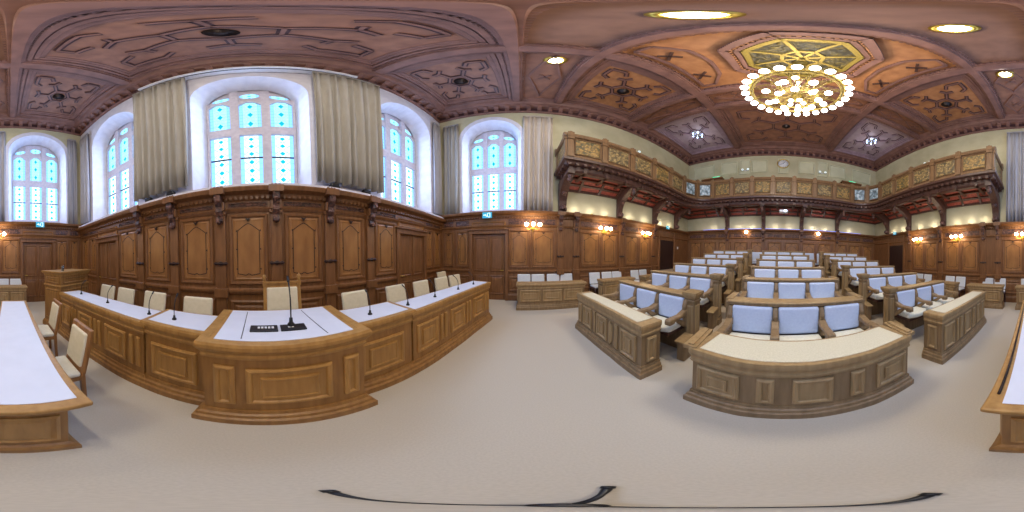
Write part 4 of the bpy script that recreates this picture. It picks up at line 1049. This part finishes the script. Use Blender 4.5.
# ------------------------------------------------------------------ lectern
lc = thing('lectern', 'tall panelled oak lectern at the left end of the podium', 'lectern', (3.62, -1.36, 0))
def LO(mb, nm, mat, bevel=0.0):
    o = mb.obj(nm, mat, None, bevel, origin=(3.62, -1.36, 0), seg=2); o.location = (0,0,0); o.parent = lc; return o
A_, B_ = Vector((3.23, -1.06, 0)), Vector((3.73, -0.83, 0))
u_ = (B_-A_).normalized(); v_ = Vector((u_.y, -u_.x, 0)); D_ = A_ + v_*0.92; C_ = B_ + v_*0.92
rect = [(q.x, q.y) for q in (A_, B_, C_, D_)]
m = MB(); m.prism(rect, 0, 1.30); LO(m, 'body', 'oak_desk')
rr = rect[::-1]
m = MB(); m.mould(rr, [(-0.02,0),(0.04,0),(0.04,0.1),(0.015,0.16),(-0.02,0.16)], closed=True); LO(m, 'plinth', 'oak_desk')
m = MB(); m.mould(rr, [(-0.02,1.24),(0.01,1.24),(0.02,1.27),(0.05,1.30),(0.06,1.31),(0.06,1.335),(-0.02,1.335)], closed=True); m.prism(rect, 1.29, 1.333); LO(m, 'top', 'oak_desk_light')
m = MB(); m.mould(rr, [(-0.02,1.00),(0.012,1.00),(0.022,1.02),(0.012,1.04),(-0.02,1.04)], closed=True); LO(m, 'waist_moulding', 'oak_desk_light')
def lpanel(p, d, w, z0, z1):
    d = d.normalized(); n_ = Vector((-d.y, d.x, 0))
    if (p + d*(w/2) + n_*0.1 - (A_+C_)/2).length < (p + d*(w/2) - n_*0.1 - (A_+C_)/2).length: n_ = -n_
    m = MB(); m.stepped(p + Vector((0, 0, z0)) + d*0.06, d, (0,0,1), n_, w-0.12, z1-z0, [(0,0),(0,0.012),(0.02,0.024),(0.04,0.004),(0.08,0.014)]); LO(m, 'panel', 'oak_desk')
for z0, z1 in ((0.24, 0.94), (1.07, 1.21)):
    lpanel(A_, B_-A_, (B_-A_).length, z0, z1); lpanel(A_, D_-A_, 0.92, z0, z1); lpanel(B_, C_-B_, 0.92, z0, z1); lpanel(D_, C_-D_, (B_-A_).length, z0, z1)
gl = thing('water_glass', 'small clear glass standing on top of the lectern', 'glass', (3.40, -1.16, 1.335))
m = MB(); m.lathe([(0.004, 0.0), (0.028, 0.0), (0.034, 0.12), (0.031, 0.12), (0.026, 0.01), (0.004, 0.01)], (0,0,0), 16); m.obj('tumbler', 'clear_glass', gl)

# ------------------------------------------------------------------ microphones and keypads
def make_mic(label, loc, rz, h=0.30):
    c = thing('gooseneck_microphone', label, 'microphone', loc, rz, 'gooseneck microphones on the podium')
    m = MB(); m.lathe([(0.03, 0.0), (0.03, 0.012), (0.016, 0.03), (0.014, 0.06), (0.004, 0.062)], (0,0,0), 12); m.obj('base', 'black', c)
    m = MB(); m.tube([(0,0,0.05), (0,0.0,0.14), (0,-0.01,0.20), (0,-0.05,0.26), (0,-0.10,0.30)], 0.006, 8); m.obj('neck', 'black', c)
    m = MB(); m.tube([(0,-0.095,0.297), (0,-0.11,0.305), (0,-0.15,0.33)], [0.008, 0.012, 0.010], 8); m.obj('capsule', 'black', c)
    return c
mic = None
mics = [(0.86, -1.36, 0.959, 'microphone on the desk just left of the presiding desk'), (1.22, -1.40, 0.934, 'microphone on the left wing, second from the presiding desk'), (1.98, -1.36, 0.934, 'microphone on the left wing, third from the presiding desk'),
        (2.75, -1.30, 0.934, 'microphone on the left wing, closest to the lectern'), (-0.98, -1.32, 0.959, 'microphone on the desk just right of the presiding desk'), (-1.55, -1.30, 0.934, 'microphone on the right wing, second from the presiding desk'),
        (-2.08, -1.22, 0.934, 'microphone on the right wing, third from the presiding desk'), (-2.70, -1.10, 0.934, 'microphone on the right wing, fourth from the presiding desk'), (-3.25, -0.98, 0.934, 'microphone at the far right tip of the podium')]
for x, y, z, lb in mics:
    if mic is None: mic = make_mic('black gooseneck ' + lb, (x, y, z), 0.2)
    else: mc = dup(mic, (x, y, z), 0.2 if x > 0 else -0.2, 'black gooseneck ' + lb); mc.scale = (0.8, 0.8, 0.78)
mic.scale = (0.8, 0.8, 0.78)
pm = dup(mic, (-0.19, -1.25, 1.018), 0.0, 'tall black gooseneck microphone on the presiding desk'); pm.scale = (1.0, 1.0, 1.2)
for i, (x0, x1, lb) in enumerate(((-0.085, 0.125, 'black button keypad lying on the presiding desk, left one'), (-0.30, -0.105, 'black microphone console under the tall microphone on the presiding desk'))):
    kp = thing('desk_console', lb, 'console', ((x0+x1)/2, -1.23, 1.004))
    m = MB(); w = (x1-x0)/2; m.box(-w, w, -0.055, 0.055, 0, 0.014); m.obj('case', 'black', kp, bevel=0.004)
    for k in range(5 if i == 0 else 2): m = MB(); m.box(w-0.075-k*0.026, w-0.058-k*0.026, -0.015, 0.015, 0.014, 0.019); m.obj('button', 'white_paint', kp)

# ------------------------------------------------------------------ lamps
def make_sconce(label, loc, rz, group):
    """local: wall behind at +y, three globes in a row along x"""
    s = thing('wall_sconce', label, 'wall lamp', loc, rz, group)
    m = MB(); m.lathe([(0.07, 0.0), (0.07, -0.02), (0.03, -0.04), (0.02, -0.10)], (0, 0, -0.1), 14, 'y'); m.ball((0, -0.10, -0.1), 0.035); m.lathe([(0.004,-0.14),(0.02,-0.10),(0.03,-0.06),(0.015,0.0)], (0,-0.10,-0.1), 10); m.obj('backplate', 'brass', s)
    for x, y in ((-0.21, -0.16), (0, -0.22), (0.21, -0.16)):
        m = MB(); m.tube([(0, -0.10, -0.1), (x*0.5, -0.10 + (y+0.10)*0.5, -0.16), (x*0.9, y, -0.15), (x, y, -0.085)], 0.011, 8); m.lathe([(0.012,-0.09),(0.04,-0.075),(0.03,-0.06)], (x, y, 0), 10); m.obj('arm', 'brass', s)
        m = MB(); m.ball((x, y, 0), 0.06, 14, 10); m.obj('globe', 'sconce_lamp', s)
    return s
sc_ = None
for side, x, rz in (('left', XL+0.09, pi/2), ('right', XR-0.09, -pi/2)):
    for y, d in ((0.38, 'nearest the podium'), (2.92, 'middle one'), (4.93, 'nearest the back door')):
        lb = 'brass wall lamp with three glowing globes on the %s panelling, %s' % (side, d)
        point((x + (0.30 if side == 'left' else -0.30), y, 2.42), 13, (1.0, 0.76, 0.42), 0.12)
        if sc_ is None: sc_ = make_sconce(lb, (x, y, 2.50), rz, 'three-globe wall lamps')
        else: dup(sc_, (x, y, 2.50), rz, lb)
for x, d in ((-1.65, 'left'), (2.17, 'right')):
    s = thing('single_wall_lamp', 'single glowing globe lamp on the far panelling, %s of two' % d, 'wall lamp', (x, YB-0.11, 2.72), 0, 'single-globe lamps on the far wall')
    m = MB(); m.lathe([(0.05, 0.04), (0.05, 0.02), (0.02, -0.02), (0.012, -0.16)], (0, 0, 0), 12, 'y'); m.tube([(0,-0.16,0), (0,-0.17,0.06)], 0.012); m.obj('arm', 'brass', s)
    m = MB(); m.ball((0, -0.17, 0.13), 0.085, 14, 10); m.obj('globe', 'sconce_lamp', s)

# ceiling downlights
dl = None
for x, y, lb in ((-2.75, 0.55, 'glowing ceiling downlight over the left aisle'), (-0.45, 0.55, 'glowing ceiling downlight overhead, left of the middle'), (0.93, 0.55, 'glowing ceiling downlight overhead, right of the middle'), (3.12, 0.55, 'glowing ceiling downlight over the long table')):
    if dl is None:
        dl = thing('ceiling_downlight', lb, 'ceiling lamp', (x, y, ZC-0.016), 0, 'ceiling downlights')
        m = MB(); m.lathe([(0.20, 0), (0.20, -0.03), (0.15, -0.06), (0.13, -0.05), (0.13, -0.01)], (0,0,0), 20); m.obj('trim_ring', 'brass', dl)
        m = MB(); m.lathe([(0.005, -0.02), (0.125, -0.02), (0.12, -0.045), (0.06, -0.07), (0.005, -0.075)], (0,0,0), 20); m.obj('lens', 'spot_lamp', dl)
    else: dup(dl, (x, y, ZC-0.016), label=lb)

# spotlight pairs on the upper walls
spn = None
for side, s, z, lb in (('left', 4.35, 6.55, 'pair of small white spotlights above the left gallery'), ('right', 4.45, 6.5, 'pair of small white spotlights above the right gallery'), ('back', -1.8, 6.70, 'pair of small white spotlights on the far wall, left of the clock'), ('back', 2.36, 6.70, 'pair of small white spotlights on the far wall, right of the clock')):
    f = FR[side]; loc = f.p(s, 0, z); rz = {'left': pi/2, 'right': -pi/2, 'back': 0}[side]
    if spn is None:
        spn = thing('spotlight_pair', lb, 'spotlight', loc, rz, 'spotlight pairs on the upper walls')
        m = MB(); m.box(-0.05, 0.05, -0.05, 0.0, -0.03, 0.03); m.tube([(-0.14,-0.10,0), (0,-0.05,0), (0.14,-0.10,0)], 0.012); m.obj('bracket', 'white_paint', spn)
        for sx in (-1, 1):
            m = MB(); m.lathe([(0.03, 0.05), (0.06, 0.03), (0.075, -0.07), (0.065, -0.07), (0.02, -0.03)], (sx*0.15, -0.14, 0.0), 12, 'y'); hd = m.obj('lamp_head', 'white_paint', spn)
            m = MB(); m.lathe([(0.004, -0.06), (0.064, -0.06), (0.05, -0.068), (0.004, -0.07)], (sx*0.15, -0.14, 0), 12, 'y'); m.obj('lens', 'spot_soft' if 'spot_soft' in MAT else 'sign_white', hd)
    else: dup(spn, loc, rz, lb)

# uplights behind the wainscot cornice under the gallery
ul = None
def uplight(f, s, lb):
    global ul
    loc = f.p(s, 0.16, WZ)
    if ul is None:
        ul = thing('uplight', lb, 'uplight', loc, 0, 'small uplights under the gallery')
        m = MB(); m.lathe([(0.04, 0), (0.045, 0.05), (0.035, 0.05), (0.03, 0.02)], (0,0,0), 12); m.obj('housing', 'brass', ul)
        m = MB(); m.lathe([(0.004, 0.03), (0.033, 0.04), (0.02, 0.055), (0.004, 0.058)], (0,0,0), 12); m.obj('lens', 'uplight_lamp', ul)
    else: dup(ul, loc, label=lb)
    L_ = bpy.data.lights.new('uplight_bulb', 'POINT'); L_.energy = 3.0; L_.color = (1.0, 0.92, 0.82); L_.shadow_soft_size = 0.04
    o = bpy.data.objects.new('uplight_bulb', L_); COL.objects.link(o); o.location = f.p(s, 0.18, WZ+0.16)
for side in ('left', 'right'):
    for i, s in enumerate((1.8, 2.4, 3.0, 4.15, 5.0, 6.1, 6.8)):
        uplight(FR[side], s, 'small brass uplight on the %s panelling ledge, %s from the gallery end' % (side, ORD[i]))
for i, s in enumerate((-3.6, -2.1, -1.4, -0.1, 0.6, 1.9, 2.6, 4.1)):
    uplight(FR['back'], s, 'small brass uplight on the far panelling ledge, %s from the left' % ORD[i])

# ------------------------------------------------------------------ chandelier
CX, CY, CZ = XC, 2.74, 5.95
chd = thing('chandelier', 'great brass ring chandelier with many white globe lamps hanging from the ceiling', 'chandelier', (CX, CY, CZ))
def ringpts(r, z, n=48): return [(r*cos(2*pi*k/n), r*sin(2*pi*k/n), z) for k in range(n)]
m = MB(); m.tube(ringpts(0.78, 0.0), 0.030, 8, True); m.tube(ringpts(0.74, -0.07), 0.016, 8, True); m.tube(ringpts(0.80, 0.08), 0.014, 8, True)
for k in range(56):
    a = 2*pi*k/56; m.tube([(0.745*cos(a), 0.745*sin(a), -0.07), (0.79*cos(a+0.05), 0.79*sin(a+0.05), 0.0), (0.80*cos(a), 0.80*sin(a), 0.08)], 0.010, 6)
m.obj('outer_ring', 'brass_dark', chd)
m = MB(); m.tube(ringpts(0.36, -0.30, 32), 0.020, 8, True); m.tube(ringpts(0.33, -0.36, 32), 0.012, 8, True); m.obj('lower_ring', 'brass_dark', chd)
m = MB(); m.tube(ringpts(0.30, 0.42, 32), 0.022, 8, True); m.obj('upper_ring', 'brass_dark', chd)
m = MB(); m.lathe([(0.004,-0.52),(0.03,-0.48),(0.06,-0.42),(0.03,-0.36),(0.07,-0.28),(0.10,-0.18),(0.05,-0.08),(0.04,0.10),(0.08,0.22),(0.05,0.34),(0.03,0.60),(0.05,0.70),(0.02,0.80)], (0,0,0), 14); m.obj('stem', 'brass_dark', chd)
m = MB(); zt = ZC - 0.12 - CZ
m.tube([(0,0,0.78), (0,0,zt)], 0.014, 8)
for k in range(24):
    z = 0.82 + k*(zt-0.9)/24; m.ball((0,0,z), 0.028, 8, 6, 1.4)
m.lathe([(0.14, zt+0.10), (0.15, zt+0.02), (0.08, zt-0.06), (0.02, zt-0.10)], (0,0,0), 14)
m.obj('chain', 'brass_dark', chd)
for k in range(12):
    a = 2*pi*k/12 + 0.2; ca, sa = cos(a), sin(a)
    def pt(r, z, t=0.0): return (r*cos(a+t), r*sin(a+t), z)
    m = MB()
    m.tube([pt(0.05,-0.10), pt(0.22,-0.22), pt(0.42,-0.18), pt(0.58,-0.04), pt(0.77,0.0)], 0.016, 8)
    m.tube([pt(0.04,0.24), pt(0.20,0.42), pt(0.30,0.42), pt(0.50,0.22,0.1), pt(0.77,0.06)], 0.011, 6)
    # scrolls
    for r0, z0, s in ((0.46, -0.06, 0.12), (0.64, 0.05, 0.09), (0.26, -0.12, 0.10), (0.50, 0.16, 0.09), (0.30, -0.30, 0.08)):
        m.tube([pt(r0 + s*(1-t/14)*cos(t*0.62), z0 + s*(1-t/14)*sin(t*0.62)) for t in range(14)], 0.009, 6)
    m.tube([pt(0.36,-0.30), pt(0.48,-0.34,0.08), pt(0.52,-0.26,0.12)], 0.009, 6)
    m.obj('arm', 'brass_dark', chd)
gm = MB(); gm.lathe([(0.004,-0.064),(0.036,-0.058),(0.064,-0.028),(0.072,0.0),(0.064,0.035),(0.04,0.056),(0.02,0.062)], (0,0,0), 12)
g0 = None
def globe(x, y, z, sc=1.0):
    global g0
    if g0 is None: g0 = gm.obj('globe', 'globe_lamp', chd); o = g0
    else: o = g0.copy(); COL.objects.link(o); o.parent = chd
    o.location = (x, y, z); o.scale = (sc, sc, sc)
for k in range(26):
    a = 2*pi*k/26; globe(0.88*cos(a), 0.88*sin(a), -0.02)
for k in range(8):
    a = 2*pi*k/8 + 0.2; globe(0.54*cos(a+0.12), 0.54*sin(a+0.12), -0.24, 0.95)
for k in range(8):
    a = 2*pi*k/8 + 0.59; globe(0.37*cos(a), 0.37*sin(a), -0.42, 0.9)
for k in range(5):
    a = 2*pi*k/5; globe(0.12*cos(a), 0.12*sin(a), -0.56, 0.6)
for k in range(6):
    a = 2*pi*k/6 + 0.3; globe(0.34*cos(a), 0.34*sin(a), 0.36, 0.8)
for k in range(26):
    a = 2*pi*k/26; m = MB(); m.tube([(0.79*cos(a),0.79*sin(a),0.0), (0.85*cos(a),0.85*sin(a),-0.02), (0.88*cos(a),0.88*sin(a),0.035)], 0.012, 6); m.obj('lamp_holder', 'brass_dark', chd)

# ------------------------------------------------------------------ signs, switches, projector, ledge spots
def exit_sign(loc, rz, lb, mat='sign_green', w=0.30, h=0.19):
    s = thing('exit_sign', lb, 'exit sign', loc, rz, 'green emergency exit signs')
    m = MB(); m.box(-w/2, w/2, -0.04, 0, 0, h); m.obj('sign_box', mat, s, bevel=0.004)
    m = MB(); y = -0.043
    def poly(pts): m.extrude([(x*w, y, z*h) for x, z in pts], (0, 0.004, 0))
    poly([(0.12,0.12),(0.34,0.12),(0.34,0.88),(0.12,0.88),(0.12,0.80),(0.28,0.80),(0.28,0.20),(0.12,0.20)])
    poly([(-0.40,0.46),(-0.22,0.46),(-0.22,0.32),(-0.08,0.52),(-0.22,0.72),(-0.22,0.58),(-0.40,0.58)])
    m.ball((0.06*w, y, 0.76*h), 0.011, 8, 6)
    poly([(0.02,0.70),(0.08,0.66),(0.06,0.42),(0.12,0.16),(0.08,0.14),(0.01,0.38),(-0.06,0.18),(-0.10,0.20),(-0.02,0.44)])
    m.obj('pictogram', 'sign_white', s)
    return s
exit_sign((XL+0.30, -1.06, WZ-0.24), pi/2, 'green exit sign on the panelling below the single window left of the gallery')
exit_sign((XR-0.30, -1.10, WZ-0.20), -pi/2, 'green exit sign on the panelling below the leftmost window')
exit_sign((XL+0.30, 6.35, WZ-0.10), pi/2, 'small blue-green exit sign over the dark doorway in the left wall', w=0.22, h=0.16)
exit_sign((XR-0.30, 6.45, WZ-0.10), -pi/2, 'small blue-green exit sign over the dark doorway in the right wall', w=0.22, h=0.16)
for x, d in ((-3.55, 'left'), (3.95, 'right')):
    m = MB(); m.box(x-0.55, x+0.55, YB-0.57, YB-0.02, 4.40, 6.02); pch = gobj(m, 'stair_porch', 'oak_wall', bevel=0.01)
    m = MB(); m.box(x-0.62, x+0.62, YB-0.64, YB-0.02, 6.02, 6.12); gobj(m, 'porch_cap', 'oak_wall', pch, bevel=0.015)
    exit_sign((x+0.15, YB-0.30, 6.12), 0, 'bright green exit sign on the wooden porch at the far %s of the gallery' % d, 'sign_bright', 0.42, 0.2)
def switch(loc, rz, lb):
    s = thing('light_switch', lb, 'light switch', loc, rz)
    m = MB(); m.box(-0.05, 0.05, -0.015, 0, -0.07, 0.07); m.obj('plate', 'white_paint', s, bevel=0.004)
    m = MB(); m.box(-0.02, 0.02, -0.022, -0.014, -0.03, 0.03); m.obj('rocker', 'white_paint', s)
switch((2.71, YF+0.075, 1.55), pi, 'small white switch plate on the panelling behind the left podium wing')
switch((XL+0.075, 7.55, 1.95), pi/2, 'small white switch plate beside the dark doorway in the left wall')
pj = thing('projector', 'white projector hanging under the middle of the far gallery', 'projector', (0.27, GY1+0.30, 3.72))
m = MB(); m.box(-0.20, 0.20, -0.15, 0.15, 0, 0.13); m.obj('case', 'white_paint', pj, bevel=0.02)
m = MB(); m.lathe([(0.05, -0.15), (0.05, -0.20), (0.035, -0.20), (0.03, -0.16)], (0.07, 0, 0.065), 14, 'y'); m.obj('lens', 'blue_lamp', pj)
m = MB(); m.tube([(0,0,0.12), (0,0,0.56)], 0.02); m.obj('ceiling_mount', 'black', pj)
ls = None
for x, lb in ((2.30, 'black floodlight on the ledge under the left curtain, farther from the middle window'), (1.72, 'black floodlight on the ledge under the left curtain, nearer the middle window'), (-1.25, 'black floodlight on the ledge under the right curtain, nearer the middle window'), (-1.95, 'black floodlight on the ledge under the right curtain, farther from the middle window')):
    if ls is None:
        ls = thing('ledge_floodlight', lb, 'floodlight', (x, YF+0.17, 2.86), 0, 'floodlights on the panelling ledge')
        m = MB(); m.box(-0.08, 0.08, -0.05, 0.06, 0.025, 0.10); m.obj('lamp_body', 'black', ls, bevel=0.015)
        m = MB(); m.box(-0.10, -0.085, -0.02, 0.02, 0.0, 0.07); m.box(0.085, 0.10, -0.02, 0.02, 0.0, 0.07); m.box(-0.10, 0.10, -0.03, 0.03, 0.0, 0.012); m.obj('yoke', 'dark_bronze', ls)
    else: dup(ls, (x, YF+0.18, 2.86), label=lb)

# ------------------------------------------------------------------ camera stand foot on the carpet
st = thing('tripod_base', 'black three-legged stand base spread flat on the carpet', 'tripod', (-0.03, 0.02, 0))
m = MB(); m.lathe([(0.004, 0.010), (0.018, 0.012), (0.018, 0.03), (0.010, 0.034), (0.004, 0.034)], (0,0,0), 12); m.obj('hub', 'black', st)
for fx, fy in ((-0.045, -0.185), (-0.175, 0.125), (0.175, 0.105)):
    x, y = fx+0.03, fy-0.02
    m = MB(); m.tube([(x*0.08, y*0.08, 0.022), (x*0.6, y*0.6, 0.016), (x*0.85, y*0.85, 0.012), (x, y, 0.009)], [0.004, 0.005, 0.008, 0.009], 8); lg = m.obj('leg', 'black', st)
    m = MB(); l = hypot(x, y); m.tube([(x-x/l*0.012, y-y/l*0.012, 0.012), (x+x/l*0.012, y+y/l*0.012, 0.012)], 0.012, 10); m.obj('rubber_foot', 'black', lg)

# ------------------------------------------------------------------ lights (in the fixtures)
for x, e in ((-2.75, 190), (-0.45, 190), (0.93, 190), (3.12, 190)):
    o = point((x, 0.55, ZC-0.13), e, (1.0, 0.92, 0.80), 0.10, 'SPOT'); o.data.spot_size = radians(165); o.data.spot_blend = 0.6
point((CX, CY, CZ-0.85), 250, (1.0, 0.93, 0.80), 0.5); point((CX, CY, CZ+0.7), 190, (1.0, 0.88, 0.68), 0.3)
# daylight coming through the five windows
for side, ws in (('left', WIN_L), ('front', WIN_F), ('right', WIN_R)):
    for c, hw, zb, zs, rise in ws:
        f = FR[side]; L_ = bpy.data.lights.new('window_daylight', 'AREA'); L_.shape = 'RECTANGLE'; L_.size = hw*1.5; L_.size_y = 3.0; L_.energy = 100; L_.color = (0.45, 0.62, 1.0)
        o = bpy.data.objects.new('window_daylight', L_); COL.objects.link(o); o.location = f.p(c, -0.42, 4.85)
        o.rotation_euler = (-f.n).to_track_quat('Z', 'Y').to_euler()

w = bpy.data.worlds.new('sky'); SC.world = w; w.use_nodes = True
bg = w.node_tree.nodes['Background']
sky = w.node_tree.nodes.new('ShaderNodeTexSky'); sky.sky_type = 'HOSEK_WILKIE'
w.node_tree.links.new(sky.outputs[0], bg.inputs[0]); bg.inputs[1].default_value = 0.6

# ------------------------------------------------------------------ camera (360 degree equirectangular)
cam = bpy.data.cameras.new('camera'); cam.type = 'PANO'
try: cam.cycles.panorama_type = 'EQUIRECTANGULAR'
except Exception: cam.panorama_type = 'EQUIRECTANGULAR'
for a, v in (('latitude_min', -pi/2), ('latitude_max', pi/2), ('longitude_min', -pi), ('longitude_max', pi)):
    try: setattr(cam.cycles, a, v)
    except Exception: pass
cam.clip_start = 0.01
co = bpy.data.objects.new('camera', cam); COL.objects.link(co)
co.location = (0, 0, 1.6)
az = (512-777)/1024*2*pi
co.rotation_euler = (pi/2 - radians(1.2), 0, -az)
SC.camera = co
SC.view_settings.view_transform = 'Standard'
SC.view_settings.look = 'None'
SC.view_settings.exposure = -0.04
SC.view_settings.gamma = 1.0
